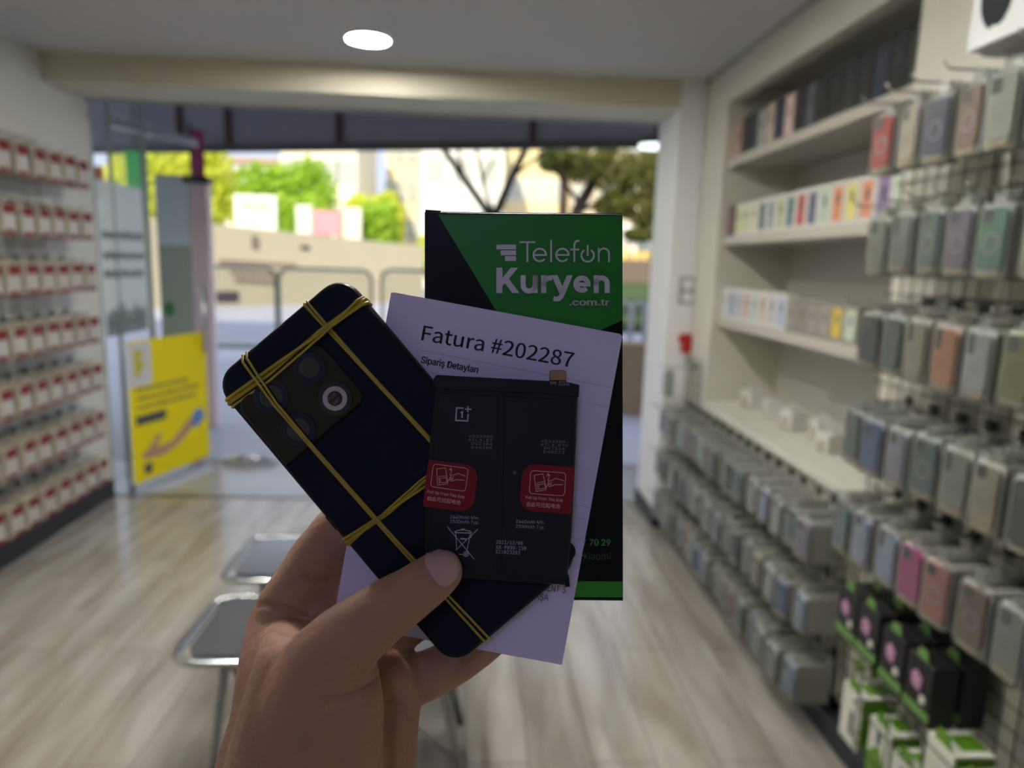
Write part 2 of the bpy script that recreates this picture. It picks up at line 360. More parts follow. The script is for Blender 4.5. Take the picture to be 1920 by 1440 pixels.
def make_pack(cn, style):
    t = empty('phone_case_pack', (0, 0, -5))
    shell_mesh(M_shell, 'blister', t)
    cs = MB().prism(rr(PW - .017, PH - .030, .011, 4, 0, -PH / 2 - .008), .002, .009, 0, XZ).build('phone_case', CM[cn], t)
    if style == 0: MB().prism(rr(.026, .030, .007, 3, -.014, -.040), .009, .0105, 0, XZ).build('camera_bump', M_shade, cs)
    elif style == 1: MB().prism(rr(.016, .044, .006, 3, -.020, -.046), .009, .0105, 0, XZ).build('camera_bump', M_shade, cs)
    else:
        MB().prism(rr(.026, .026, .007, 3, -.014, -.038), .009, .0105, 0, XZ).build('camera_bump', M_shade, cs)
        rg = MB().ring((0, 0), .017, .022, .0092, .0104, 24); rg.v = [tuple(XZ(Vector((x, y - .090, z)))) for x, y, z in rg.v]
        rg.build('magnet_ring', mat('ring_grey', (.35, .33, .36), .3), cs)
    MB().prism(rr(PW - .024, .009, .002, 2, 0, -PH - .001), .002, .0085, 0, XZ).build('label_strip', M_gold, t)
    return t
def pack(cn, style):
    if (cn, style) not in PROTO: PROTO[(cn, style)] = make_pack(cn, style); return PROTO[(cn, style)]
    return dup(PROTO[(cn, style)])
HOOK = None
def hook(x0, x1, y, z, lab, grp):
    """peg from the grid at x0 out to x1"""
    s = 1 if x1 > x0 else -1; L = abs(x1 - x0)
    key = round(L, 3); global HOOKP
    if key not in HOOKP:
        t = empty('display_hook')
        MB().tube([(0, 0, 0), (L - .012, 0, 0), (L - .004, 0, .004), (L + .004, 0, .016)], .0028, 6).build('rod', M_wirel, t)
        MB().box(.0, .008, -.014, .014, -.010, .016).build('clip', M_hookp, t); HOOKP[key] = t
        o = t
    else: o = dup(HOOKP[key])
    o.location = (x0, y, z); o.rotation_euler = (0, 0, 0 if s > 0 else math.pi); tag(o, lab, 'hook', grp); return o
HOOKP = {}
far = {'A': 'top', 'B': 'second', 'C': 'third', 'D': 'fourth', 'E': 'fifth'}
near_rows = {
 'A': (1.862, 1.80, ['red', 'sand', 'indigo', 'brown', 'clear', 'grey', 'clear']),
 'B': (1.612, 1.78, ['clear', 'grey', 'teal', 'purple', 'green', 'clear', 'grey']),
 'C': (1.368, 1.77, ['black', 'dark green', 'sand', 'peach', 'silver', 'olive', 'indigo']),
 'D': (1.110, 1.80, ['dark green', 'blue', 'lilac', 'teal', 'clear', 'sand', 'black', 'clear']),
 'E': (.862, 1.80, ['teal', 'pale blue', 'pale blue', 'magenta', 'pink', 'brown', 'grey', 'indigo']),
}
XF = 1.020; rear_spots = []
nmn = ['furthest', 'second furthest', 'third furthest', 'fourth furthest', 'fifth furthest', 'sixth furthest', 'seventh furthest', 'eighth furthest', 'ninth furthest']
for rk, (zt, ys, cols) in near_rows.items():
    for i, cn in enumerate(cols):
        yy = ys - i * .1025 + random.uniform(-.006, .006); zt2 = zt + random.uniform(-.004, .004)
        p = pack(cn, random.choice((0, 1, 2)) if (rk, i) not in (('D', 5), ('B', 3)) else 2)
        jx = random.uniform(-.006, .006)
        p.location = (XF + jx, yy, zt2); p.rotation_euler = (0, 0, -math.pi / 2 + random.uniform(-.10, .10))
        tag(p, '%s phone case in clear pack, %s on the near grid %s row' % (cn, nmn[i], far[rk]), 'phone case', 'front packs on the near grid')
        hook(1.165, .948, yy, zt2 + .010, 'wire hook above the %s pack of the near grid %s row' % (nmn[i], far[rk]), 'hooks on the near grid')
        nb = {'A': 2, 'B': 2, 'C': 3, 'D': 5, 'E': 6}[rk]
        for k in range(1, 1 + nb): rear_spots.append((XF + jx + k * .0155, yy, zt2, 0, 'the near grid, %s row' % far[rk]))
lowrows = [(.728, 17, 'upper'), (.492, 17, 'middle'), (.262, 17, 'lowest')]
lc = {0: ['blue', 'silver', 'clear', 'mint', 'lilac', 'grey', 'mint', 'grey', 'black', 'grey', 'black', 'teal', 'silver', 'pale blue', 'silver', 'teal', 'lilac'],
      1: ['grey', 'black', 'rose', 'black', 'indigo', 'grey', 'silver', 'lilac', 'silver', 'pale blue', 'grey', 'indigo', 'lilac', 'sand', 'silver', 'blue', 'pale blue'],
      2: ['lilac', 'indigo', 'silver', 'indigo', 'pale blue', 'pink', 'mint', 'blue', 'pale blue', 'clear', 'sand', 'rose', 'grey', 'blue', 'silver', 'silver', 'pale blue']}
for r_, (zt, n, rn) in enumerate(lowrows):
    for i in range(n):
        yy = 3.66 - i * .1035 + random.uniform(-.006, .006)
        z2 = zt + random.uniform(-.004, .004); cn = lc[r_][i]
        p = pack(cn, random.choice((0, 1, 2))); jx = random.uniform(-.012, .012)
        p.scale = (1, 1, .88)
        p.location = (XF + jx, yy, z2); p.rotation_euler = (0, 0, -math.pi / 2 + random.uniform(-.12, .12))
        tag(p, '%s phone case pack, %s from the pier, %s row below worktop' % (cn, ordw[i], rn), 'phone case', 'front packs below the worktop')
        hook(1.160, .955, yy, z2 + .010, 'wire hook %s from the pier on the %s row below the worktop' % (ordw[i], rn), 'hooks below the worktop')
        for k in range(1, 8): rear_spots.append((XF + jx + k * .0155, yy, z2, 1, 'the %s row below the worktop' % rn))
for i in range(2):
    p = pack(('mint', 'silver')[i], 0); p.location = (XF + i * .02, 3.62 - .0 * i, .935); p.rotation_euler = (0, 0, -math.pi / 2)
    tag(p, ('pale mint' if i == 0 else 'silver') + ' phone case pack on the single hook above the worktop beside the pier', 'phone case')
hook(1.158, .98, 3.62, .945, 'wire hook beside the pier above the worktop end', 'hooks beside the pier')
# packs hanging behind the front ones: the nearest as things, the remainder as one mass
rear_spots.sort(key=lambda s: (Vector((s[0], s[1], s[2])) - CP).length)
rp = None; rest = MB()
for k, (x, y, z, low, where) in enumerate(rear_spots):
    if k < 160:
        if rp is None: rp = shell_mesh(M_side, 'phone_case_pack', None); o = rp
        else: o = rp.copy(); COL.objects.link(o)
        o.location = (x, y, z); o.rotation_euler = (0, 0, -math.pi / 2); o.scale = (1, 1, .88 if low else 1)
        tag(o, 'clear pack hanging behind a front pack, %s' % where, 'phone case', 'rear packs on ' + where)
    else:
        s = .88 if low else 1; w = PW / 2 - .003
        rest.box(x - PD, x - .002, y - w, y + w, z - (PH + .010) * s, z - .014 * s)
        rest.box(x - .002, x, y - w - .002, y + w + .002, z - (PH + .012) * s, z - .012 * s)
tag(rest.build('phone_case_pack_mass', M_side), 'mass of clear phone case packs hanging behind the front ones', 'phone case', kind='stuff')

# ------------------------------------------------------------------ left wall: red and white boxed packs
M_redp = mat('pack_red', (.17, .018, .02), .5, spec=.2); M_cream = mat('pack_cream', (.42, .38, .30), .4, var=.12, vscale=30); M_pgrey = mat('pack_window', (.48, .46, .46), .15)
lp = empty('accessory_pack', (0, 0, -5))
MB().rbox(-.050, .050, -.042, 0, -.150, -.012, .003).build('carton', M_cream, lp)
MB().box(-.034, .044, -.0428, -.0420, -.058, -.016).build('red_header', M_redp, lp)
MB().prism([(-.046, -.147), (.046, -.147), (.046, -.138), (.0, -.124), (-.046, -.138)], .042, .0428, 0, XZ).build('red_foot', M_redp, lp)
wmb = MB().prism(rr(.044, .058, .016, 4, .006, -.090), .042, .0432, 0, XZ).build('window', M_pgrey, lp)
MB().prism([(-.016, -.012), (.016, -.012), (.010, .008), (-.010, .008)], 0, .002, 0, XZ).build('hang_tab', M_cream, lp)
first = True
for r_, zt in enumerate((1.915, 1.655, 1.398, 1.126, .872, .612, .352)):
    for i in range(12):
        y = 3.84 - i * .1245 + random.uniform(-.004, .004)
        for k in range(2):
            if k == 1 and (i > 9): continue
            o = lp if first else dup(lp); first = False
            o.location = (-2.030 - k * .046, y, zt + random.uniform(-.004, .003)); o.rotation_euler = (0, 0, math.pi / 2 + random.uniform(-.05, .05))
            if k == 0: tag(o, 'red and cream pack, %s from window, left wall row %s from top' % (ordw[i], ('one', 'two', 'three', 'four', 'five', 'six', 'seven')[r_]), 'pack', 'red and cream packs on the left wall')
            else: tag(o, 'red and cream pack hanging behind a front one, left wall row %s from the top' % ('one', 'two', 'three', 'four', 'five', 'six', 'seven')[r_], 'pack', 'rear red and cream packs in left row %d' % (r_ + 1))
        hook(XL + .022, -2.005, y, zt + .006, 'dark hook %s from the window in left wall row %s' % (ordw[i], ('one', 'two', 'three', 'four', 'five', 'six', 'seven')[r_]), 'hooks on the left wall')
for z in (.50, .76, 1.02, 1.28, 1.54, 1.80):
    pass

# ------------------------------------------------------------------ lower right: earbud boxes, green charger boxes, wire basket
M_eb = mat('earbud_black', (.016, .016, .017), .4, spec=.3); M_eg = mat('earbud_green', (.13, .27, .06), .4); M_pink = mat('earbud_pink', (.50, .26, .42), .4)
M_gr = mat('charger_green', (.11, .26, .012), .4); M_cw = mat('charger_white', (.72, .72, .64), .4); M_dk = mat('charger_dark', (.04, .06, .06), .3)
def earbud(x, y, z, lab):
    t = empty('earbud_box', (x, y, z), -math.pi / 2, lab, 'box', 'black earbud boxes below the phone cases')
    MB().rbox(-.046, .046, 0, .06, 0, .145, .003).build('carton', M_eb, t)
    MB().box(-.0462, .0462, -.0008, .0005, .012, .034).build('green_stripe', M_eg, t)
    MB().prism([(-.02, .075), (.006, .068), (.012, .10), (-.010, .112), (-.024, .10)], 0, .002, 0, XZ).build('pink_earbud_picture', M_pink, t)
    MB().prism([(.012, .045), (.03, .05), (.026, .066), (.012, .064)], 0, .002, 0, XZ).build('white_case_picture', M_cw, t)
    MB().prism([(-.02, .145), (.02, .145), (.014, .168), (-.014, .168)], -.004, -.002, 0, XZ).build('hang_tab', M_eg, t)
for i, (y, z) in enumerate([(1.725, .478), (1.625, .478), (1.515, .47), (1.412, .465)]):
    earbud(1.015, y, z, 'black box with pink earbud picture and green stripe, %s from the far end' % ordw[i])
    earbud(1.085, y, z, 'black earbud box standing behind the %s front one from the far end' % ordw[i])
def charger(x, y, z, w, h, d, lab, style=0):
    t = empty('charger_box', (x, y, z), -math.pi / 2, lab, 'box', 'green and white charger boxes')
    MB().rbox(-w / 2, w / 2, 0, d, 0, h, .002).build('carton', M_cw, t)
    MB().box(w / 2 - .0005, w / 2 + .0008, .004, d - .002, .002, h - .006).box(-w * .3, w * .3, .03, d - .004, h - .0005, h + .0008).build('green_side', M_gr, t)
    MB().box(-w / 2, w / 2, -.0008, .0006, 0, h).build('white_front', M_cw, t)
    if style == 0: MB().prism(rr(w * .2, h * .45, .006, 3, w * .12, h * .42), 0, .002, 0, XZ).build('adapter_picture', M_dk, t)
    else: MB().prism([(-w * .5, 0), (w * .1, 0), (w * .35, h * .35), (0, h * .62), (-w * .5, h * .35)], 0, .002, 0, XZ).build('green_curve', M_gr, t); MB().prism(rr(w * .2, h * .22, .004, 3, -.0, h * .76), 0, .002, 0, XZ).build('adapter_picture', M_dk, t)
    MB().prism([(-w * .3, h), (w * .3, h), (w * .2, h + .03), (-w * .2, h + .03)], -.004, -.002, 0, XZ).build('hang_tab', M_gr, t)
charger(1.015, 1.655, .225, .085, .150, .10, 'white-fronted charger box with green side at the far end of the basket', 0)
charger(1.06, 1.70, .40, .07, .055, .05, 'small green box peeking out under the earbud boxes', 1)
charger(1.03, 1.545, .20, .085, .150, .08, 'white charger box with green curve and small dark adapter, second in the basket', 1)
charger(1.03, 1.445, .18, .085, .150, .08, 'charger box with large green curve in the middle of the basket', 1)
charger(1.015, 1.315, .305, .085, .165, .09, 'tall white charger box with green adapter picture beside the earbud boxes', 0)
charger(1.015, 1.215, .290, .085, .165, .09, 'white charger box with green curve to the right of the tall one', 1)
charger(1.015, 1.115, .285, .085, .165, .09, 'white charger box at the right edge of the picture', 0)
charger(1.015, 1.345, .12, .085, .135, .09, 'white charger box below the tall one in the basket', 0)
charger(1.015, 1.235, .11, .085, .135, .09, 'white charger box with green curve in the lower basket', 1)
bk = MB()
for z in (.11, .20, .29, .38, .47): bk.tube([(.985, .9, z), (.985, 1.60, z), (1.16, 1.60, z)], .0022, 5)
for k in range(6): y = .95 + k * .125; bk.tube([(1.16, y, .11), (.985, y, .11), (.985, y, .47)], .0022, 5)
tag(bk.build('wire_basket', M_wire), 'dark wire basket around the green and white charger boxes', 'basket')

# big white carton at the top right
t = empty('device_carton', (1.0, 1.36, 1.906), 0, 'big white carton with dark fruit emblem lying on top of the near grid hooks', 'box')
MB().rbox(0, .16, -.42, .145, 0, .26, .003).build('carton', mat('glossy_white_card', (.78, .79, .80), .18, spec=.6), t)
em = []
for (a, b) in [(0, -.052), (.012, -.056), (.026, -.05), (.038, -.034), (.046, -.012), (.036, -.004), (.031, .012), (.035, .026), (.044, .034), (.034, .046), (.018, .049), (0, .044), (-.018, .049), (-.034, .044), (-.044, .028), (-.047, .008), (-.042, -.018), (-.030, -.040), (-.014, -.056)]:
    em.append((a, b))
M_emb = mat('emblem_grey', (.03, .033, .033), .7, spec=.15)
YZ = lambda p: Vector((-p.z, -p.x, p.y))
MB().prism([(a * .98 - .072, b * 1.0 + .084) for a, b in em], 0, .001, 0, YZ).build('fruit_emblem', M_emb, t)
vs, fs = text_geo('1', F_INTER, .0)
MB().add([(-.001, -(v.x * .10 + .005), v.y * .10 + .06) for v in vs], fs).build('printed_digit', M_emb, t)

# ------------------------------------------------------------------ black-topped folding benches
M_pad = mat('glossy_black_pad', (.30, .31, .33), .20, metal=.75, var=.15, vscale=3)
M_tube = mat('grey_tube', (.30, .31, .31), .25, metal=.9)
def bench():
    t = empty('folding_bench')
    w, d = .80, .36
    o = rr(w, d, .06, 6); N = len(o)
    MB().prism([(x * .93, y * .88) for x, y in o], .425, .448).build('seat_pad', M_pad, t)
    MB().tube([(x, y, .437) for x, y in o], .011, 8, closed=True).build('seat_rim', M_chrome, t)
    for s in (-1, 1):
        MB().tube([(s * .27, -.15, .43), (s * .345, -.10, .0)], .011, 8).build('leg', M_tube, t)
        MB().tube([(s * .25, .15, .43), (s * .33, .20, .0)], .011, 8).build('leg', M_tube, t)
        MB().tube([(s * .265, -.14, .42), (s * .31, .16, .12)], .008, 8).build('brace', M_tube, t)
        MB().tube([(s * .33, -.11, .10), (-s * .02, .05, .30)], .006, 8).build('stretcher', M_tube, t)
    return t
b1 = bench(); b1.location = (-.345, 1.86, 0); tag(b1, 'nearer folding bench with glossy black seat and chrome rim, left of the hand', 'bench', 'black folding benches')
b2 = dup(b1); b2.location = (-.385, 2.33, 0); tag(b2, 'further folding bench with glossy black seat and chrome rim behind the nearer one', 'bench', 'black folding benches')

# ------------------------------------------------------------------ outside the shop front
M_pave = mat('pale_pavement', (.50, .52, .62), .55, var=.08, vscale=2)
M_tile = mat('grey_entrance_tile', (.40, .41, .44), .16, var=.05, vscale=3)
struct('trim_6', MB().box(-12, 14, 4.25, 5.05, -.14, -.004), M_tile)
gr = tag(MB().box(-60, 60, 5.05, 90, -.3, -.03).build('street_ground', M_pave), kind='structure')
struct('trim_7', MB().box(-12, 14, 5.03, 5.10, -.14, .0), mat('step_edge', (.22, .23, .25), .3))
# the building the shop is in
M_facade = mat('own_facade', (.45, .43, .40), .7)
o = MB().box(-14, 14, -9, 4.25, ZC + .14, 9.5).build('wall_upper', M_facade); o['kind'] = 'structure'
o = MB().box(-14, -2.32, 4.0, 4.25, 0, ZC + .14).box(1.77, 14, 4.0, 4.25, 0, ZC + .14).build('wall_street', M_facade); o['kind'] = 'structure'
# canopy: dark soffit and the backs of the fascia boards
M_can = mat('canopy_dark', (.12, .12, .125), .6); M_canb = mat('fascia_grey', (.34, .34, .40), .5, var=.3, vscale=.6); M_rib = mat('rust_rib', (.10, .035, .03), .5)
t = empty('shop_canopy', (0, 6.2, 3.3), 0, 'dark canopy with ribbed grey fascia over the shop entrance', 'canopy')
def cl(px): k = (px - 165) / 1075.0; return Vector((-3.95 + 5.6 * k, 7.55 - 1.75 * k, 0))
A = Vector((-4.6, 7.75, 0)); B = Vector((2.6, 5.5, 0)); dr = (B - A).normalized(); nn = Vector((dr.y, -dr.x, 0))
def slab(a, b, th, z0, z1):
    q = [a, b, b - nn * th, a - nn * th]; return MB().prism([(p.x, p.y) for p in q], z0, z1)
rel(slab(A, B, .05, 2.44, 3.4), 'fascia_board', M_canb, t)
rel(slab(A - nn * -.03, B - nn * -.03, .05, 2.40, 2.46), 'lower_rail', M_can, t)
rel(MB().prism([(-4.6, 4.28), (2.6, 4.28), (2.6, 5.5), (-4.6, 7.75)], 3.38, 3.46), 'soffit', M_can, t)
for f_ in (.04, .245, .315, .465, .70, .93):
    p = A + (B - A) * f_; rel(slab(p, p + dr * .05, -.03, 2.46, 3.38), 'rib', M_rib, t)
t = empty('canopy_lamp', (1.285, 5.3, 2.33), 0, 'round white lamp hanging from the canopy at the right of the entrance', 'light')
MB().disc((0, 0), .115, -.02, .0).build('lamp_disc', mat('canopy_lamp_glow', (1, 1, 1), .5, emit=(.75, .95, .85), es=2.2), t)
MB().disc((0, 0), .125, 0, .04).tube([(0, 0, .04), (0, 0, 1.05)], .010).build('housing', mat('lamp_housing', (.08, .08, .08), .4), t)

# left: frosted side glazing of the recess, with faint lettering strips
M_glass = clear_mat('clear_glass', (.55, .62, .60), .02, 1.08)
M_frost = clear_mat('frosted_vinyl', (.92, .96, .92), .62, 1.1)
_n = M_frost.node_tree; _b = _n.nodes['Principled BSDF']; _b.inputs['Roughness'].default_value = .6
_t = _n.nodes.new('ShaderNodeBsdfTranslucent'); _t.inputs['Color'].default_value = (.95, .97, .9, 1); _m = _n.nodes.new('ShaderNodeMixShader'); _m.inputs[0].default_value = .75
_mx = [x for x in _n.nodes if x.type == 'MIX_SHADER' and x != _m][0]
_n.links.new(_b.outputs[0], _m.inputs[1]); _n.links.new(_t.outputs[0], _m.inputs[2]); _n.links.new(_m.outputs[0], _mx.inputs[2])
g = MB().box(XL - .03, XL - .018, 4.27, 4.95, .03, 2.4).build('window_1', M_glass); g['kind'] = 'structure'
fr_ = tag(MB().box(XL - .017, XL - .015, 4.3, 4.88, .95, 1.86).build('frosted_film', M_frost), 'frosted white film on the side glass left of the entrance', 'window film')
M_ink = mat('faded_ink', (.10, .13, .12), .5)
def strip(name, x0, x1, z, h, m, parent, put, seed):
    rnd = random.Random(seed); top = []; bot = []; x = x0
    while x < x1:
        w = rnd.uniform(.012, .03); t = rnd.uniform(.6, 1.3) * h
        for xx, tt, bb in ((x, t, h * .9), (x + w, t, h * .9), (x + w, .12 * h, .05 * h), (x + w * 1.4, .12 * h, .05 * h)): top.append((xx, z + tt)); bot.append((xx, z - bb * .8))
        x += w * 1.4
    n = len(top); vs = []
    for p in top: vs.append(put(*p, 0))
    for p in bot: vs.append(put(*p, 0))
    for p in top: vs.append(put(*p, 1))
    for p in bot: vs.append(put(*p, 1))
    fs = []
    for i in range(n - 1): fs += [(i, i + 1, n + i + 1, n + i), (2 * n + i + 1, 2 * n + i, 3 * n + i, 3 * n + i + 1), (i, 2 * n + i, 2 * n + i + 1, i + 1), (n + i + 1, 3 * n + i + 1, 3 * n + i, n + i)]
    return MB().add(vs, fs).build(name, m, parent)
for k, z in enumerate((1.545, 1.425, 1.315)): strip('illegible_print_line', 4.34, 4.84, z, .026, M_ink, fr_, lambda y, zz, s_: (XL - .0146 + s_ * .001, y, zz), k)
strip('illegible_print_line', 4.34, 4.84, 1.02, .10, M_ink, fr_, lambda y, zz, s_: (XL - .0146 + s_ * .001, y, zz), 7)
struct('trim_8', MB().box(XL - .04, XL - .005, 4.27, 4.285, 0, 2.4).box(XL - .035, XL - .010, 4.50, 4.508, 0, 2.4).box(XL - .04, XL - .005, 4.94, 4.955, 0, 2.4), mat('glass_edge', (.4, .48, .45), .3))

# open glass door leaf with the yellow poster
d0 = Vector((-2.05, 4.28, 0)); d1 = Vector((-1.845, 4.98, 0)); ddir = (d1 - d0).normalized(); dl = (d1 - d0).length
ang = math.atan2(ddir.y, ddir.x)
dr_ = empty('glass_door', d0, ang, 'open frameless glass door leaf carrying the yellow poster', 'door')
MB().box(0, dl, -.005, .005, .01, 2.2).build('glass_leaf', M_glass, dr_)
for z in (.03, 2.17): MB().box(0, dl, -.012, .012, z - .025, z + .025).build('rail', M_chrome, dr_)
MB().tube([(dl - .06, -.04, .8), (dl - .06, -.04, 1.25)], .012).build('handle', M_chrome, dr_)
M_yel = mat('poster_yellow', (.86, .70, .004), .55, spec=.15); M_pink2 = mat('poster_hand', (.48, .26, .16), .5); M_blu = mat('poster_blue', (.12, .22, .55), .5); M_pw = mat('poster_white', (.62, .62, .62), .5); M_pk = mat('poster_ink', (.06, .06, .05), .5)
po = empty('poster', d0 + Vector((ddir.y, -ddir.x, 0)) * .009, ang, 'yellow poster with small print and an open hand, on the glass door', 'poster')
PHT = .93
MB().box(.0, dl - .01, -.002, .0, .055, PHT).build('sheet', M_yel, po)
pt = lambda x, z: (x * (dl - .01), z * PHT)
MB().prism([pt(.0, .70), pt(.25, .70), pt(.27, .73), pt(.27, .985), pt(.0, .985)], .002, .003, 0, XZ).build('white_badge', M_pw, po)
MB().prism([pt(.07, .76), pt(.12, .76), pt(.20, .85), pt(.14, .87), pt(.18, .94), pt(.07, .94)], .003, .004, 0, XZ).build('badge_mark', mat('badge_yellow', (.55, .48, .02), .5), po)
for k, (z, e) in enumerate(((.675, .70), (.615, .85), (.555, .8))): strip('illegible_print_line', .08 * dl, e * dl, z * PHT, .011, M_pk, po, lambda x, zz, s_: (x, -.002 - s_ * .001, zz), 20 + k)
MB().prism([pt(.06, .44), pt(.42, .44), pt(.42, .505), pt(.06, .505)], .002, .003, 0, XZ).build('dark_button', M_pk, po)
MB().prism([pt(.10, .235), pt(.14, .20), pt(.36, .19), pt(.55, .225), pt(.74, .31), pt(.80, .34), pt(.74, .40), pt(.62, .335), pt(.48, .27), pt(.30, .255), pt(.30, .29), pt(.36, .335), pt(.30, .35), pt(.20, .27), pt(.12, .25)], .002, .003, 0, XZ).build('hand_picture', M_pink2, po)
MB().prism([pt(.74, .33), pt(.82, .31), pt(.93, .36), pt(.94, .41), pt(.86, .45), pt(.78, .42)], .002, .003, 0, XZ).build('blue_cuff', M_blu, po)
MB().prism([pt(.12, .10), pt(.22, .10), pt(.22, .17), pt(.12, .17)], .002, .003, 0, XZ).build('dark_square', M_pk, po)

# totem sign beyond the glass, hanging green banner, orange sign, magenta flag
t = empty('totem_sign', (-2.45, 6.25, -.03), R(4), 'tall grey and white totem sign behind the glass door', 'sign')
MB().rbox(-.20, .07, -.06, .06, 0, 2.12, .01).build('panel', mat('totem_grey', (.42, .48, .38), .5), t)
MB().box(-.195, .065, -.062, -.0605, 1.55, 2.10).build('pale_top', mat('totem_pale', (.74, .86, .88), .5), t)
MB().rbox(.07, .22, -.07, .06, 0, 2.06, .01).build('side_post', mat('totem_side', (.85, .68, .68), .4), t)
MB().box(.03, .23, -.075, .07, 2.06, 2.12).build('cap', M_black, t)
MB().prism([(.045 * math.cos(a * .2618) - .13, .065 * math.sin(a * .2618) + 1.02) for a in range(24)], .0608, .0622, 0, XZ).build('green_dot', mat('totem_green', (.02, .25, .04), .4), t)
def flat_sign(name, u0, v0, u1, v1, yy, th, m, lab, cat):
    a = on(u0, v1, 1, yy); b = on(u1, v0, 1, yy)
    o = MB().rbox(-(b.x - a.x) / 2, (b.x - a.x) / 2, -th / 2, th / 2, 0, b.z - a.z, min(th, .02) * .4).build(name, m, None, ((a.x + b.x) / 2, yy, a.z)); return tag(o, lab, cat)
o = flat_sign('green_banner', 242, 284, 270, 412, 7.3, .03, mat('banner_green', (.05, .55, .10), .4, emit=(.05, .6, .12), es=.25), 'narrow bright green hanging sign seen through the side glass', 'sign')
MB().tube([(0, 0, .55), (0, 0, 1.6)], .012).build('hanger', M_wire, o)
o = flat_sign('shop_sign', 160, 312, 192, 372, 7.6, .05, mat('sign_orange', (.75, .20, .03), .4), 'orange neighbouring shop sign at the left edge of the opening', 'sign')
MB().tube([(0, 0, .2), (0, 0, 1.4)], .012).build('hanger', M_wire, o)
t = empty('flag_banner', (on(366, 480, 1, 6.9).x, 6.9, -.03), 0, 'magenta flag banner on a pole behind the totem sign', 'flag')
MB().tube([(0, 0, 0), (0, 0, 2.65)], .012).build('pole', M_wire, t)
MB().rbox(.0, .12, -.006, .006, .6, 2.6, .002).build('cloth', mat('flag_magenta', (.42, .05, .16), .6), t)

# mesh fence panels
M_fence = mat('fence_green_grey', (.17, .24, .20), .4, metal=.3)
def fence(x0, x1, y0, y1, zb, zt, lab):
    t = empty('mesh_fence_panel', ((x0 + x1) / 2, (y0 + y1) / 2, -.03), math.atan2(y1 - y0, x1 - x0), lab, 'fence')
    L = math.hypot(x1 - x0, y1 - y0); h = zt + .03; b = zb + .03; c = .12
    MB().tube([(-L / 2, 0, 0), (-L / 2, 0, h - c), (-L / 2 + .04, 0, h - .04), (-L / 2 + c, 0, h), (L / 2 - c, 0, h), (L / 2 - .04, 0, h - .04), (L / 2, 0, h - c), (L / 2, 0, 0)], .022, 8).build('frame', M_fence, t)
    mb = MB(); k = -L / 2
    while k < L / 2: mb.tube([(k, 0, b), (k, 0, h - .01)], .0045, 3); k += .055
    z = b
    while z < h: mb.tube([(-L / 2, 0, z), (L / 2, 0, z)], .0045, 3); z += .055
    mb.build('mesh_infill', M_fence, t)
    MB().box(-L / 2, L / 2, -.03, .03, b - .02, b + .03).build('lower_rail', M_fence, t)
fence(-4.05, -2.72, 10.0, 10.0, .20, 1.30, 'mesh fence panel on the left, behind the flag')
fence(-2.68, -1.42, 10.0, 10.05, .20, 1.30, 'mesh fence panel with rounded corner just above the held phone')
fence(-1.28, .2, 10.0, 10.0, .20, 1.32, 'mesh fence panel largely hidden behind the held box')

# concrete wall across the street
M_conc = mat('sunlit_concrete', (.55, .49, .34), .8, var=.06, vscale=1.2)
wa = Vector((-12.5, 16.2, 0)); wb = Vector((-1.9, 27.0, 0)); wd_ = (wb - wa); wL = wd_.length
t = empty('street_wall', wa, math.atan2(wd_.y, wd_.x), 'long pale concrete wall with faded lettering across the street', 'wall')
MB().add([(0, 0, -.05), (wL, 0, -.05), (wL, 0, 2.0), (0, 0, 2.62), (0, .4, -.05), (wL, .4, -.05), (wL, .4, 2.0), (0, .4, 2.62)], [(0, 1, 2, 3), (7, 6, 5, 4), (3, 2, 6, 7), (1, 5, 6, 2), (0, 3, 7, 4)]).build('panel', M_conc, t)
def onwall(u, v):
    r = ray(u, v); n_ = Vector((wd_.y, -wd_.x, 0)).normalized(); k = (wa - CP).dot(n_) / r.dot(n_); p = CP + r * k
    return ((p - wa).dot(wd_.normalized()), p.z)
random.seed(11); mb = MB()
for v0, ua, ub, hh in ((486, 410, 548, 7), (506, 432, 522, 7), (520, 440, 515, 9)):
    u = ua
    while u < ub:
        w = random.uniform(5, 10); a = onwall(u, v0 + (u - ua) * .06); b = onwall(u + w, v0 + (u - ua) * .06 + hh)
        mb.box(a[0], b[0], -.04, .0, b[1], a[1]); u += w + 3
mb.build('faded_letters', mat('letter_brown', (.28, .19, .15), .7), t)
a = onwall(405, 547); b = onwall(447, 566); MB().box(a[0], b[0], -.03, .01, b[1], a[1]).build('dark_vent', mat('vent_dark', (.06, .04, .05), .7), t)
a = onwall(563, 461); b = onwall(580, 468); MB().box(a[0], b[0], -.03, .01, b[1], a[1]).build('small_plaque', M_black, t)
a = onwall(471, 442); b = onwall(483, 466); MB().rbox(a[0], b[0], -.05, .0, b[1], a[1], .02).build('emblem', mat('emblem_brown', (.2, .16, .12), .6), t)

# advertising boards above the wall
def board(u0, v0, u1, v1, yy, m, lab, posts=True):
    a = on(u0, v1, 1, yy); b = on(u1, v0, 1, yy); t = empty('roadside_board', ((a.x + b.x) / 2, yy, -.03), 0, lab, 'sign')
    w = (b.x - a.x) / 2
    MB().rbox(-w, w, -.08, .08, a.z + .03, b.z + .03, .03).build('panel', m, t)
    for s in (-.6, .6): MB().tube([(s * w, .1, 0), (s * w, .1, a.z + .2)], .04).build('post', M_wirel, t)
    return t, w, a.z, b.z
t, w, z0, z1 = board(441, 367, 519, 431, 26, mat('board_white', (.85, .9, .82), .5), 'white roadside board above the concrete wall')
for s in (-.4, .35): MB().rbox(w * s - .25, w * s + .25, -.1, -.081, z0 + .75, z0 + .95, .004).build('printed_patch', mat('patch_green', (.4, .55, .35), .6), t)
board(588, 396, 640, 440, 25, mat('board_pink', (.75, .32, .38), .5), 'pink roadside board above the concrete wall')
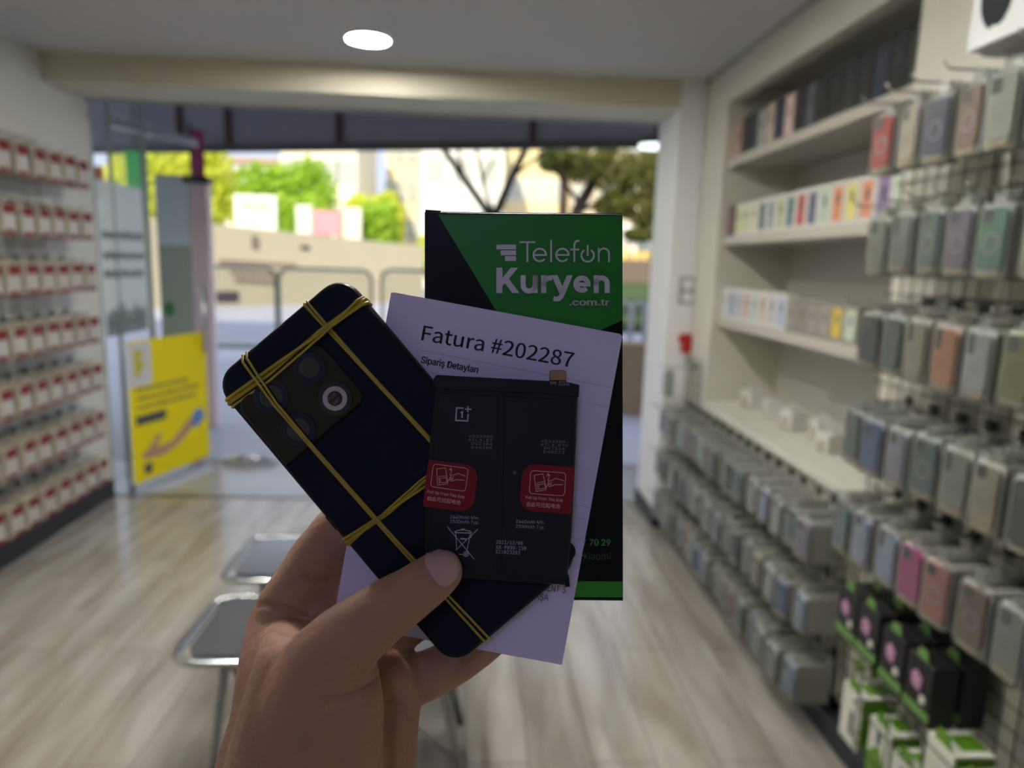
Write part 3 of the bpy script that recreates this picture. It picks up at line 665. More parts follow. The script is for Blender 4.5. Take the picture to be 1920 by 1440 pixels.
board(644, 390, 678, 450, 27, mat('board_pale', (.85, .82, .72), .5), 'pale upright board beside the pink one')
board(556, 385, 585, 440, 25.5, mat('board_greywhite', (.75, .8, .74), .5), 'grey white statue-like board left of the pink one')

# buildings up the hill
M_win = mat('window_shade', (.52, .53, .46), .3)
def building(x0, x1, y, z1, col, lab, nx, nz, wcol=None):
    t = empty('apartment_building', ((x0 + x1) / 2, y, -.03), 0, lab, 'building')
    w = x1 - x0; MB().box(-w / 2, w / 2, 0, 9, 0, z1).build('walls', mat('bld_%d_%d' % (x0 * 10, z1 * 10), col, .7, var=.05, vscale=.5), t)
    MB().box(-w / 2 - .3, w / 2 + .3, -.3, 9.3, z1, z1 + .3).build('roof', mat('roof_tile', (.45, .30, .22), .7), t)
    for i in range(nx):
        for k in range(nz):
            cx = -w / 2 + (i + .5) * w / nx; cz = 3.2 + k * 2.9
            if cz + 1.4 > z1: continue
            f = MB().box(cx - .62, cx + .62, -.06, .02, cz - .06, cz + 1.46).build('window', BOXW, t)
            MB().box(cx - .52, cx + .52, -.08, -.062, cz + .04, cz + 1.36).build('pane', M_win, f)
    return t
building(-20, -12.9, 50, 7.6, (.85, .76, .55), 'cream apartment block at the left above the bushes', 4, 3)
building(-12.0, -7.4, 46, 9.5, (.85, .80, .62), 'pale apartment block with balconies in the middle distance', 4, 3)
building(-6.9, -3.9, 57, 10.5, (.82, .70, .45), 'tan apartment block left of the bright white one', 3, 3)
building(-3.2, 1.6, 43, 10.0, (.86, .84, .78), 'bright white building behind the forked tree', 3, 3)
building(2.2, 6.0, 53, 10.0, (.78, .66, .36), 'yellowish apartment block right of the forked tree', 3, 3)
building(7.0, 16, 55, 11.0, (.6, .5, .36), 'brownish apartment block behind the dark leafy tree', 5, 3)

# vegetation
def leaves(name, blobs, n, size, m, parent=None, loc=None, seed=1):
    rnd = random.Random(seed); mb = MB()
    for c, r in blobs:
        for _ in range(n):
            while True:
                p = Vector([rnd.uniform(-1, 1) for _ in range(3)])
                if p.length < 1: break
            p = Vector((c[0] + p.x * r[0], c[1] + p.y * r[1], c[2] + p.z * r[2]))
            a = Vector([rnd.gauss(0, 1) for _ in range(3)]).normalized(); b = a.orthogonal().normalized(); c2 = a.cross(b); s = size * rnd.uniform(.6, 1.4)
            mb.add([p - b * s, p + c2 * s * .5, p + b * s, p - c2 * s * .5], [(0, 1, 2, 3)])
    return mb.build(name, m, parent, loc)
def leafmat(name, col):
    m = mat(name, col, .6, var=.35, vscale=1.5); nt = m.node_tree; b = nt.nodes['Principled BSDF']; out = nt.nodes['Material Output']
    tr = nt.nodes.new('ShaderNodeBsdfTranslucent'); tr.inputs['Color'].default_value = (*[min(1, c * 1.3) for c in col], 1)
    mx = nt.nodes.new('ShaderNodeMixShader'); mx.inputs[0].default_value = .4
    nt.links.new(b.outputs[0], mx.inputs[1]); nt.links.new(tr.outputs[0], mx.inputs[2]); nt.links.new(mx.outputs[0], out.inputs['Surface']); return m
M_ly = leafmat('leaf_yellow_green', (.66, .70, .08)); M_lg = leafmat('leaf_green', (.42, .60, .06)); M_ld = leafmat('leaf_dark', (.17, .18, .04)); M_bark = mat('bark', (.055, .042, .032), .9, bump=.5, bscale=30)
def bush(x, y, w, h, m, lab, zb=-.03, n=900, seed=1, sz=.16):
    t = empty('street_bush', (x, y, zb), 0, lab, 'bush')
    leaves('foliage', [((-w * .25, 0, h * .62), (w * .3, .8, h * .3)), ((w * .22, 0, h * .66), (w * .28, .8, h * .3)), ((0, 0, h * .5), (w * .42, .9, h * .42))], n, sz, m, t, seed=seed)
    MB().tube([(0, 0, 0), (.1, 0, h * .5)], [.12, .05]).build('stem', M_bark, t)
bush(-13.4, 22.5, 3.6, 5.0, M_ly, 'yellow green bush seen above the totem sign', seed=4, n=1500)
bush(-11.2, 27.8, 4.6, 6.2, M_ly, 'tall yellow green bushes at the left end above the concrete wall', seed=1, n=1800)
bush(-8.2, 32.0, 4.6, 6.0, M_lg, 'green bush bank behind the white board', seed=2, n=1800)
bush(-4.3, 31.2, 2.6, 4.6, M_ly, 'yellow green bush behind the pink board', seed=3, n=1500)
bush(-6.9, 28.9, 2.4, 4.2, M_lg, 'green bush between the white and pink boards', seed=6, n=1500)
bush(-3.75, 28.2, 1.5, 4.0, M_lg, 'round green tree right of the pink board', seed=5, n=1100)
bush(-1.2, 31, 2.6, 2.9, M_ly, 'low hedge in front of the white building', seed=7, n=700)
# forked dark tree
t = empty('forked_tree', (.30, 12, -.03), 0, 'leafless dark tree forking in a V above the held box', 'tree')
def V3(u, v, y=12): p = on(u, v, 1, y); return (p.x - .30, p.y - 12, p.z + .03)
MB().tube([(.0, 0, 0), (.0, 0, 1.4), V3(925, 400)], [.17, .14, .12]).build('trunk', M_bark, t)
for pts, r0 in (([(918, 402), (870, 335), (832, 280), (800, 230), (770, 120)], .065), ([(930, 402), (958, 335), (985, 280), (1010, 220), (1040, 100)], .075), ([(925, 400), (905, 340), (893, 280), (885, 200)], .035), ([(958, 335), (1000, 300), (1040, 270)], .03), ([(870, 335), (860, 290), (865, 230)], .03), ([(905, 340), (925, 300), (940, 250)], .02)):
    MB().tube([V3(u, v) for u, v in pts], [r0 * (1 - .6 * k / len(pts)) for k in range(len(pts))]).build('branch', M_bark, t)
leaves('foliage', [((-.6, 0, 4.2), (.9, 1, .7)), ((.9, 0, 4.3), (.9, 1, .8)), ((.1, 0, 4.8), (1.2, 1, .7))], 500, .07, M_ld, t, seed=9)
# dark leafy tree at the right
t = empty('leafy_tree', (2.05, 14.6, -.03), 0, 'dark leafy tree with leaning trunk at the right of the opening', 'tree')
def V4(u, v, y=14.6): p = on(u, v, 1, y); return (p.x - 2.05, p.y - 14.6, p.z + .03)
MB().tube([V4(1085, 700), V4(1080, 480), V4(1082, 395), V4(1110, 345), V4(1150, 280), V4(1190, 150)], [.2, .16, .13, .11, .09, .06]).build('trunk', M_bark, t)
for pts in ([(1085, 380), (1050, 330), (1025, 285), (1000, 200)], [(1150, 370), (1200, 330), (1240, 290)], [(1085, 395), (1150, 372), (1215, 330)]):
    MB().tube([V4(u, v) for u, v in pts], .05).build('branch', M_bark, t)
blobs = [(V4(1040, 300), (.35, .6, .25)), (V4(1095, 310), (.45, .6, .38)), (V4(1150, 320), (.5, .6, .5)), (V4(1200, 330), (.55, .6, .5)), (V4(1240, 310), (.5, .6, .6)), (V4(1215, 395), (.5, .6, .35)), (V4(1150, 385), (.4, .6, .28)), (V4(1265, 400), (.5, .5, .45)), (V4(1200, 440), (.35, .4, .15)), (V4(1120, 220), (.8, .8, .5)), (V4(1240, 200), (.9, .8, .6))]
leaves('foliage', blobs, 1150, .055, M_ld, t, seed=12)
# right background strip: low wall, lawn, planter, hoops, small lights
tag(MB().box(3.0, 14, 24.6, 25.0, -.03, 1.72).build('garden_wall', mat('brown_wall', (.17, .13, .11), .8)), 'low brown garden wall beyond the lawn at the right', 'wall')  # brown darkened so the base colour carries the shade on the wall
tag(MB().add([(2.8, 16.2, -.03), (14, 16.2, -.03), (14, 24.5, -.03), (2.8, 24.5, -.03), (2.8, 16.2, .22), (14, 16.2, .22), (14, 24.5, .95), (2.8, 24.5, .95)], [(3, 2, 1, 0), (4, 5, 6, 7), (0, 1, 5, 4), (1, 2, 6, 5), (2, 3, 7, 6), (3, 0, 4, 7)]).build('lawn', mat('lawn_green', (.05, .085, .02), .9, var=.3, vscale=6)), 'sloping strip of green lawn beyond the bicycle hoops', 'grass', kind='stuff')
for i, u in enumerate((1167, 1200, 1233)):
    a = on(u - 16, 640, 1, 8.0); b = on(u + 16, 640, 1, 8.0); c = (a.x + b.x) / 2; hw = (b.x - a.x) / 2
    tag(MB().tube([(-hw, 0, 0), (-hw, 0, .95), (-hw * .7, 0, 1.06), (0, 0, 1.10), (hw * .7, 0, 1.06), (hw, 0, .95), (hw, 0, 0)], .018, 8).build('bicycle_hoop', M_chrome, None, (c, 8.0 + i * .15, -.03)), '%s steel bicycle hoop seen right of the held box' % ('leftmost', 'middle', 'rightmost')[i], 'bicycle rack', 'steel bicycle hoops')
tag(MB().rbox(1.35, 2.6, 7.0, 7.3, -.03, .70, .01).build('wooden_planter', mat('tan_wood', (.36, .27, .17), .6, var=.15)), 'low tan wooden planter in front of the bicycle hoops', 'planter')
t = empty('parked_van', (7.5, 30, -.03), 0, 'pale yellow van parked beyond the low brown wall at the right', 'van')
MB().rbox(-1.6, 1.5, -.8, .8, .35, 2.15, .25).build('body', mat('car_yellow', (.85, .62, .20), .3), t)
MB().rbox(-.9, .6, -.7, .7, 2.15, 2.6, .2).build('cabin', mat('car_glass', (.3, .35, .4), .1), t)
for s in (-1, 1): MB().prism([(s * 1.0 + .35 * math.cos(a * .5236), .35 + .35 * math.sin(a * .5236)) for a in range(12)], .55, .75, 0, XZ).build('wheel', M_black, t)
for i, (u, v, y, c) in enumerate([(1178, 432, 27, (.8, .75, .7)), (1205, 415, 28.5, (.8, .85, .85)), (1186, 470, 26, (.7, .5, .35)), (1222, 372, 26.5, (.9, .6, .4)), (1192, 395, 33, (.9, .8, .6))]):
    p = on(u, v, 1, y); o = empty('street_lantern', (p.x, y, -.03), 0, ('pale rose', 'large white', 'amber', 'small orange', 'cream')[i] + ' round street lantern between the tree and the shop frame', 'lamp')
    MB().ball((0, 0, p.z + .03), .2, 10).build('globe', mat('globe_%d' % i, c, .3, emit=c, es=.9), o)
    MB().tube([(0, 0, 0), (0, 0, p.z - .1)], .03, 6).build('pole', M_wire, o)
# loose things on the step
tag(MB().tube([(-1.75, 4.95, .02), (-1.6, 4.97, .03), (-1.38, 5.0, .02)], [.02, .03, .02], 8).build('door_stop', M_chrome), 'shiny metal door stop on the entrance step', 'door stop')
#HELD#
# ------------------------------------------------------------------ things held up in front of the viewer
def LC(u, v, d, dref=None):                              # in camera axes: x right, y up, z towards the viewer
    q = (dref or d) / FPX; return Vector(((u - 960) * q, (720 - v) * q, -d))
class Held:
    def __init__(s, name, u, v, d, lab, cat, group=None):
        s.o = LC(u, v, d); s.root = bpy.data.objects.new(name, None); COL.objects.link(s.root); s.root.empty_display_size = .02
        s.root.matrix_world = Matrix.Translation(CP + M3 @ s.o) @ M3.to_4x4(); tag(s.root, lab, cat, group)
    def p(s, u, v, d, dref=None): return LC(u, v, d, dref) - s.o
    def layers(s, rings, name, m, parent=None, smooth=False):
        """rings: list of (points px, depth, reference depth), back to front"""
        mb = MB(); N = len(rings[0][0]); vs = []
        for pts, d, dr in rings: vs += [s.p(u, v, d, dr) for u, v in pts]
        fs = [tuple(range(N)), tuple(reversed(range((len(rings) - 1) * N, len(rings) * N)))]
        for l in range(len(rings) - 1):
            for i in range(N): j = (i + 1) % N; fs.append((l * N + j, l * N + i, (l + 1) * N + i, (l + 1) * N + j))
        mb.add(vs, fs, 0, smooth); return mb.build(name, m, parent or s.root)
    def flat(s, polys, d, dr, name, m, parent=None, th=.00012):
        mb = MB()
        for pts in polys:
            N = len(pts); vs = [s.p(u, v, d, dr) for u, v in pts] + [s.p(u, v, d + th, dr) for u, v in pts]
            mb.add(vs, [tuple(range(N - 1, -1, -1)), tuple(range(N, 2 * N))] + [(i, (i + 1) % N, N + (i + 1) % N, N + i) for i in range(N)])
        return mb.build(name, m, parent or s.root)
    def text(s, items, d, dr, name, m, parent=None):
        """items: (string, u, v, cap px, angle clockwise, width px, font, bold)"""
        mb = MB()
        for tx, u, v, cap, ang, wid, f, bold in items:
            vs, fs = text_geo(tx, f, bold)
            if not vs: continue
            x0 = min(q.x for q in vs); x1 = max(q.x for q in vs); sx = wid / (x1 - x0); sy = cap / cap_of(f)
            c, n = math.cos(R(ang)), math.sin(R(ang))
            out = []
            for q in vs:
                a = (q.x - x0) * sx; b = q.y * sy; out.append(s.p(u + a * c + b * n, v + a * n - b * c, d, dr))
            mb.add(out, fs)
        return mb.build(name, m, parent or s.root)
def rib(pts, w, closed=False):
    """flat ribbon polygons (px) along a polyline, mitred"""
    P = [Vector(p) for p in pts]; N = len(P); L, Rr = [], []
    for i in range(N):
        a = P[i - 1] if (i or closed) else None; b = P[(i + 1) % N] if (i < N - 1 or closed) else None
        d1 = (P[i] - a).normalized() if a is not None else None; d2 = (b - P[i]).normalized() if b is not None else None
        if d1 is None: d1 = d2
        if d2 is None: d2 = d1
        t = (d1 + d2).normalized() if (d1 + d2).length > 1e-6 else d1; n = Vector((-t.y, t.x)); k = 1 / max(.45, n.dot(Vector((-d1.y, d1.x))))
        L.append(P[i] + n * w / 2 * k); Rr.append(P[i] - n * w / 2 * k)
    out = []
    for i in range(N if closed else N - 1):
        j = (i + 1) % N; out.append([tuple(L[i]), tuple(L[j]), tuple(Rr[j]), tuple(Rr[i])])
    return out
def arc(cx, cy, r, a0, a1, n=14, ry=None):
    return [(cx + r * math.cos(R(a0 + (a1 - a0) * k / n)), cy + (ry or r) * math.sin(R(a0 + (a1 - a0) * k / n))) for k in range(n + 1)]
def rot(pts, c, ang):
    ca, sa = math.cos(R(ang)), math.sin(R(ang)); return [(c[0] + (x - c[0]) * ca - (y - c[1]) * sa, c[1] + (x - c[0]) * sa + (y - c[1]) * ca) for x, y in pts]
def rrp(cx, cy, w, h, rs, ang=0, n=6):                   # rounded rectangle px; rs = TL, TR, BR, BL radii
    pts = []
    for (sx, sy, a0, r) in ((-1, -1, 180, rs[0]), (1, -1, 270, rs[1]), (1, 1, 0, rs[2]), (-1, 1, 90, rs[3])):
        pts += arc(cx + sx * (w / 2 - r), cy + sy * (h / 2 - r), r, a0, a0 + 90, n) if r > 0 else [(cx + sx * w / 2, cy + sy * h / 2)]
    return rot(pts, (cx, cy), ang)
def inset(pts, k):
    cx = sum(p[0] for p in pts) / len(pts); cy = sum(p[1] for p in pts) / len(pts)
    xs = max(abs(p[0] - cx) for p in pts); ys = max(abs(p[1] - cy) for p in pts)
    return [(cx + (x - cx) * (1 - k / xs), cy + (y - cy) * (1 - k / ys)) for x, y in pts]

# green and black parcel box, deepest
D = .3200
M_bxk = mat('parcel_black', (.006, .006, .009), .35, spec=.12); M_bxg = mat('parcel_green', (.018, .20, .028), .35, spec=.2); M_bxw = mat('parcel_white', (.62, .60, .70), .4)
hb = Held('parcel_box', 982, 1127, D, 'upright black and green card box with white shop lettering, behind the invoice', 'box')
bx = [(796, 397), (1167.5, 401), (1168.5, 1127), (796, 1123)]
hb.layers([(bx, D + .026, D), (bx, D + .0006, D), (inset(bx, 2), D, D)], 'carton', M_bxk)
hb.layers([([(797, 392), (826, 394), (826, 401), (797, 401)], D + .012, D), ([(797, 392), (826, 394), (826, 401), (797, 401)], D + .001, D)], 'top_flap', M_bxk)
hb.layers([([(828, 396), (1167, 399.5), (1167, 402), (828, 399)], D + .024, D), ([(828, 396), (1167, 399.5), (1167, 402), (828, 399)], D + .001, D)], 'lid_edge', M_bxk)
hb.flat([[(821, 402), (1166.5, 405), (1166.5, 601), (1130, 617), (988, 678)]], D - .0001, D, 'green_panel', M_bxg)
hb.flat([[(900, 1089), (1167.5, 1090), (1167.5, 1120), (900, 1119)]], D - .0001, D, 'green_stripe', mat('parcel_green_light', (.04, .28, .03), .35, spec=.2))
q = lambda pts: [(740 + x / 4.0, 380 + y / 4.0) for x, y in pts]
Z = []
def e_(cx, cy, r, w): return rib(q(arc(cx, cy, r, 40, 360, 22)), w) + rib(q([(cx - r, cy), (cx + r + w * 1.6, cy)]), w * .9)
w = 3.3
Z += rib(q([(935, 297), (1055, 297)]), w) + rib(q([(995, 297), (995, 446)]), w)
Z += e_(1088, 393, 47, w) + rib(q([(1173, 280), (1173, 446)]), w) + e_(1258, 393, 47, w)
Z += rib(q([(1347, 446), (1347, 318), (1352, 300), (1364, 289), (1384, 286)]), w) + rib(q([(1316, 352), (1384, 352)]), w)
Z += rib(q(arc(1447, 396, 47, -58, 238, 26)), w) + rib(q([(1447, 318), (1447, 398)]), w)
Z += rib(q([(1530, 340), (1530, 446)]), w) + rib(q([(1530, 390)] + arc(1569, 382, 38, 190, 360, 10) + [(1607, 446)]), w)
w = 10.2
Z += [q([(763, 488), (808, 488), (808, 678), (763, 678)]), q([(806, 568), (871, 488), (926, 488), (842, 588), (806, 630)]), q([(822, 598), (852, 566), (936, 678), (882, 678)])]
Z += rib(q([(963, 545), (963, 612)] + [p for p in reversed(arc(1008, 618, 45, 0, 180, 10))] + [(1053, 612), (1053, 545)]), 9.4) + rib(q([(1053, 545), (1053, 678)]), 9.4)
Z += rib(q([(1117, 545), (1117, 678)]), 9.4) + rib(q([(1117, 625), (1122, 590), (1140, 570), (1180, 563)]), 9.2)
Z += [q([(1176, 545), (1222, 545), (1276, 672), (1246, 700), (1236, 684)]), q([(1290, 545), (1335, 545), (1279, 680), (1262, 716), (1240, 736), (1212, 741), (1188, 736), (1193, 702), (1212, 706), (1228, 700), (1238, 680)])]
Z += rib(q(arc(1404, 612, 46, 42, 360, 22)), 9.2) + rib(q([(1362, 614), (1468, 614)]), 7.2)
Z += rib(q([(1511, 545), (1511, 678)]), 9.4) + rib(q([(1511, 620)] + arc(1552, 606, 41, 190, 360, 10) + [(1594, 678)]), 9.4)
for a in ((763, 316, 910, 351), (795, 359, 910, 395), (827, 402, 910, 438)): Z.append(q([(a[0], a[1]), (a[2], a[1]), (a[2], a[3]), (a[0], a[3])]))
lt = hb.flat(Z, D - .0003, D, 'white_lettering', M_bxw)
hb.text([('.com.tr', 1067, 572.5, 11.5, 0, 76, F_INTER, .025)], D - .0003, D, 'web_suffix', M_bxw)
hb.text([('70 29', 1105, 1022.5, 11.5, 0, 39.5, F_INTER, .03)], D - .0003, D, 'phone_digits', mat('print_green', (.06, .42, .08), .4))
hb.text([('Xiaomi', 1094, 1049, 13, 0, 51, F_SANS, 0)], D - .0003, D, 'small_print', mat('print_dark_green', (.02, .10, .03), .4))

# folded invoice
D = .3178
M_pap = mat('invoice_paper', (.72, .66, .97), .75, var=.03, vscale=40, bump=.15, bscale=90); M_ink2 = mat('invoice_ink', (.035, .03, .045), .6); M_line = mat('invoice_rule', (.36, .33, .5), .7)  # cool light on white paper is tinted into its base colour
hp = Held('invoice_sheet', 895, 900, D, 'folded pale lilac invoice paper headed with large dark print, between box and phone', 'paper')
pc = [(738.5, 548), (1163, 626), (1167, 631), (1053.5, 1247), (624, 1168), (733, 549)]
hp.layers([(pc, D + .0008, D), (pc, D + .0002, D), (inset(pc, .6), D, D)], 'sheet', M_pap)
hp.text([('Fatura #202287', 789.5, 637.5, 27.5, 10.3, 288, F_SANS, .004)], D - .0001, D, 'printed_title', M_ink2)
hp.text([('Sipariş Detayları', 788.5, 680, 12.2, 10.3, 109, F_INTER, .03)], D - .0001, D, 'printed_subtitle', M_ink2)
hp.text([('RKENT 3', 1010, 1106, 12.8, 7, 50, F_INTER, -.008), ('PAŞA', 995, 1123, 12.8, 7, 33, F_INTER, -.008)], D - .0001, D, 'printed_address', M_ink2)
hp.flat(rib([(783, 655.5), (1147, 727)], .7) + rib([(783, 655.5), (779, 680)], .7) + rib([(808, 698), (1140, 763)], .6) + rib([(1070, 945), (1110, 952)], .6) + rib([(1068, 968), (1104, 975)], .6), D - .0001, D, 'table_rules', M_line)
hp.flat(rib([(1066, 1008), (1098, 1012), (1090, 1040), (1098, 1044)], .8), D - .0001, D, 'crease', mat('paper_crease', (.5, .46, .7), .8))

# phone with camera island
D = .3070
pcx, pcy = 744, 883
def ph(sx, sy): return (pcx + sx * .765 + sy * .644, pcy - sx * .644 + sy * .765)
def prr(w, h, r, cx=0, cy=0, n=8): return [ph(x, y) for x, y in rrp(cx, cy, w, h, (r, r, r, r), 0, n)]
M_ph = mat('phone_back_navy', (.006, .010, .024), .6, spec=.12, var=.05); M_phe = mat('phone_edge', (.006, .006, .008), .45, spec=.2); M_isl = mat('camera_island', (.020, .017, .009), .25, spec=.3)
M_isl2 = mat('island_gloss', (.012, .012, .035), .15); M_glass2 = mat('lens_glass', (.004, .004, .012), .05, coat=1); M_rimb = mat('lens_rim', (.02, .022, .06), .2, metal=.5)
hh = Held('smartphone', 744, 883, D, 'dark navy smartphone seen from the back, tilted, with a square camera island', 'smartphone')
hh.layers([(prr(312, 698, 42), D + .0092, D), (prr(320, 706, 46), D + .0072, D), (prr(322, 708, 47), D + .005, D), (prr(320, 706, 46), D + .0022, D), (prr(313, 699, 42), D + .0006, D), (prr(304, 690, 38), D, D)], 'body', M_phe, smooth=False)
hh.layers([(prr(303, 689, 38), D + .0003, D), (prr(302, 688, 38), D - .0001, D)], 'back_glass', M_ph)
def loc(cx, cy, r, n=32): return [ph(cx + r * math.cos(2 * math.pi * k / n), cy + r * math.sin(2 * math.pi * k / n)) for k in range(n)]
isl = []
for x, y in arc(-128, -266, 22, 180, 270, 6) + arc(10, -254, 36, 270, 360, 8) + arc(26, -160, 20, 0, 90, 6) + [(-151, -140)]: isl.append((x, y))
ii = [ph(x, y) for x, y in isl]
isd = hh.layers([(ii, D, D), (ii, D - .0014, D), (inset(ii, 3), D - .0019, D)], 'camera_island', M_isl)
DI = D - .0019
for cx, cy, r in ((2, -251, 31), (-87, -256, 33), (-88, -176, 33)):
    ln = hh.layers([(loc(cx, cy, r), DI, D), (loc(cx, cy, r), DI - .0006, D), (loc(cx, cy, r - 3), DI - .0009, D)], 'lens', M_isl2, isd)
    hh.layers([(loc(cx, cy, r - 7), DI - .0009, D), (loc(cx, cy, r - 8), DI - .00105, D)], 'lens_ring', M_rimb, ln)
    hh.layers([(loc(cx, cy, r - 12), DI - .00105, D), (loc(cx, cy, r - 13), DI - .0012, D)], 'lens_glass', M_glass2, ln)
fl = hh.layers([(loc(1, -177, 33), DI, D), (loc(1, -177, 32), DI - .0005, D)], 'flash_surround', mat('flash_dark', (.012, .012, .012), .3), isd)
hh.flat([x for x in rib(loc(1, -177, 18.5), 8.8, True)], DI - .0008, D, 'flash_ring', mat('flash_ring_grey', (.48, .42, .50), .3), fl)
hh.text([('P2D', *ph(-9, -180), 6, -40.1, 17, F_MONO, 0.0), ('50T', *ph(-8, -168), 6, -40.1, 16, F_MONO, 0.0)], DI - .0007, D, 'island_print', mat('island_print_grey', (.2, .2, .16), .4), fl)
hh.layers([([ph(-163, -20), ph(-160.5, -20), ph(-160.5, 12), ph(-163, 12)], D + .006, D), ([ph(-163, -20), ph(-160.5, -20), ph(-160.5, 12), ph(-163, 12)], D + .003, D)], 'side_button', M_phe)
hh.flat(rib([ph(20, 6), ph(20, 30), ph(44, 30), ph(44, 16)], 2) + rib([ph(20, 6), ph(34, 6)], 2), D - .0002, D, 'embossed_logo', mat('logo_dim', (.02, .02, .03), .2))

# rubber bands round the phone
M_band = mat('rubber_yellow', (.44, .34, .028), .5, bump=.3, bscale=400, sss=.1); M_band2 = mat('rubber_olive', (.40, .31, .04), .55)
def band(lab, strands, m=None):
    hbnd = Held('rubber_band', *ph(*strands[0][0][1]), D, lab, 'rubber band', 'yellow rubber bands round the phone')
    mb = MB()
    for pts, r, off in strands:
        f = [hbnd.p(*ph(*xy), dd, D) for xy, dd in zip(pts, [D - .0001] + [D - off] * (len(pts) - 2) + [D - .0001])]
        a, b = pts[0], pts[-1]; va = Vector(a) - Vector(b); va.normalize(); oa = (a[0] + va.x * 4.5, a[1] + va.y * 4.5); ob = (b[0] - va.x * 4.5, b[1] - va.y * 4.5)
        f = [hbnd.p(*ph(*oa), D + .0085, D), hbnd.p(*ph(*oa), D + .0015, D)] + f + [hbnd.p(*ph(*ob), D + .0015, D), hbnd.p(*ph(*ob), D + .0085, D), hbnd.p(*ph(*b), D + .0098, D), hbnd.p(*ph(*a), D + .0098, D)]
        mb.tube(f, r * D / FPX, 8, closed=True, flat=.8, upv=(0, 0, 1))
    o = mb.build('loop', m or M_band, hbnd.root); return o
band('wide yellow rubber band crossing the phone just above its lenses', [([(157, -286), (60, -292), (-60, -290), (-157, -300)], 4.6, .0012), ([(157, -278), (150, -279), (70, -286), (-60, -298), (-157, -308)], 3.6, .0024), ([(157, -291), (150, -290), (60, -282), (-70, -280), (-157, -291)], 2.6, .0030)])
band('yellow rubber band running the phone length, nearest the invoice', [([(68, -349), (76, -180), (84, 0), (90, 200), (94, 349)], 2.8, .0007), ([(75, -349), (79, -180), (88, 0), (94, 200), (98, 349)], 2.6, .0007)], M_band2)
band('yellow rubber band running the phone length over the lower lens', [([(-84, -349), (-85, -338), (-92, -240), (-90, -130), (-85, 100), (-80, 349)], 2.6, .0040), ([(-74, -349), (-75, -338), (-86, -240), (-86, -130), (-80, 100), (-70, 349)], 2.6, .0041)], M_band2)
band('yellow rubber band crossing the phone just left of the battery, low down', [([(-157, 42), (-60, 50), (20, 48), (157, 52)], 4.2, .0009), ([(-157, 34), (-70, 46), (20, 56), (157, 60)], 3.0, .0015), ([(-157, 48), (-60, 44), (20, 42), (157, 46)], 2.2, .0018)])

# battery lying across phone and paper
DB = .3015
M_bat = mat('battery_foil', (.010, .012, .020), .45, spec=.22, bump=.1, bscale=60); M_bt = mat('battery_print', (.40, .40, .56), .5); M_btd = mat('battery_print_dim', (.22, .22, .27), .5)
M_stk = mat('sticker_red', (.22, .010, .020), .4, spec=.2, var=.06); M_stp = mat('sticker_print', (.66, .50, .58), .4)
hk = Held('phone_battery', 940, 902, DB, 'black two-cell phone battery with red pull stickers, pressed on the phone by the thumb', 'battery')
bat = [(818, 722), (1084, 737), (1078, 880), (1072, 1000), (1063, 1094), (1058, 1098), (900, 1088), (797, 1082), (797, 960), (806, 820)]
hk.layers([(bat, DB + .0040, DB), (bat, DB + .0008, DB), (inset(bat, 4), DB + .0001, DB)], 'cells', M_bat)
cell1 = [(826, 735), (936, 741), (932, 1076), (803, 1070), (808, 900)]; cell2 = [(944, 741), (1078, 748), (1062, 1084), (938, 1078)]
for c_ in (cell1, cell2): hk.layers([(c_, DB + .001, DB), (inset(c_, 3), DB - .0003, DB)], 'cell_cover', M_bat)
lip = [(819, 703), (1060, 716), (1072, 718), (1086.5, 722), (1085, 744), (1030, 739), (900, 733), (815, 729), (813, 710)]
hk.layers([(lip, DB + .0025, DB), (lip, DB - .0004, DB), (inset(lip, 3), DB - .0010, DB)], 'folded_lip', M_bat)
hk.layers([([(1060, 1080), (1067, 1080), (1069, 1101), (1060, 1101)], DB + .003, DB), ([(1060, 1080), (1067, 1080), (1069, 1101), (1060, 1101)], DB + .0006, DB)], 'corner_tab', M_phe)
tabp = arc(1062, 1036, 18, -80, 75, 10); hk.layers([(tabp + [(1060, 1060), (1064, 1015)], DB + .003, DB), (tabp + [(1060, 1060), (1064, 1015)], DB + .0016, DB)], 'pull_tab', M_phe)
con = rrp(1046.5, 709, 31.5, 30, (6, 6, 0, 0)); cn_ = hk.layers([(con, DB + .0035, DB), (con, DB + .0022, DB)], 'connector', M_phe)
hk.flat([rrp(1046.5, 704, 30, 18, (5, 5, 0, 0))], DB + .0020, DB, 'gold_contact', mat('contact_gold', (.36, .23, .13), .35, metal=.3), cn_)
hk.text([('RoHS', 1031.5, 720.5, 5, 0, 11, F_INTER, 0), ('NFYA', 1048, 718, 4, 0, 11, F_INTER, 0), ('Cu:24 Fe', 1047, 722.5, 4, 0, 20, F_INTER, 0)], DB - .0015, DB, 'connector_print', M_bt, cn_)
DT = DB - .0005
# square mark with a one and a plus
lo = rot([(0, 0)], (0, 0), 0)
def bq(pts): return [(780 + x / 4.5, 680 + y / 4.5) for x, y in pts]
hk.flat(rib(bq([(402, 384), (344, 381), (336, 486), (436, 492), (441, 432)]), 2.6) + rib(bq([(441, 368), (437, 418)]), 2.6) + rib(bq([(414, 391), (467, 394)]), 2.6) + rib(bq([(376, 424), (392, 414), (388, 466)]), 2.6), DT, DB, 'square_logo', M_bt)
mono = []
for r_, (a, b) in enumerate((('+533285', '+533285-'), ('ATL3.87', 'ATL3.87V'), ('DV2144', 'DV2144'), ('E403BE', 'E40573'))):
    x1, wd1 = ((879, 45), (878, 45), (884, 39), (884, 39))[r_]; mono.append((a, x1, 819.5 + r_ * 7.1, 4.7, 2, wd1, F_MONO, -.006))
    x2, wd2 = ((1014, 51), (1013.5, 51), (1020, 39), (1019, 39))[r_]; mono.append((b, x2, 829 + r_ * 6.7, 4.5, 2, wd2, F_MONO, -.006))
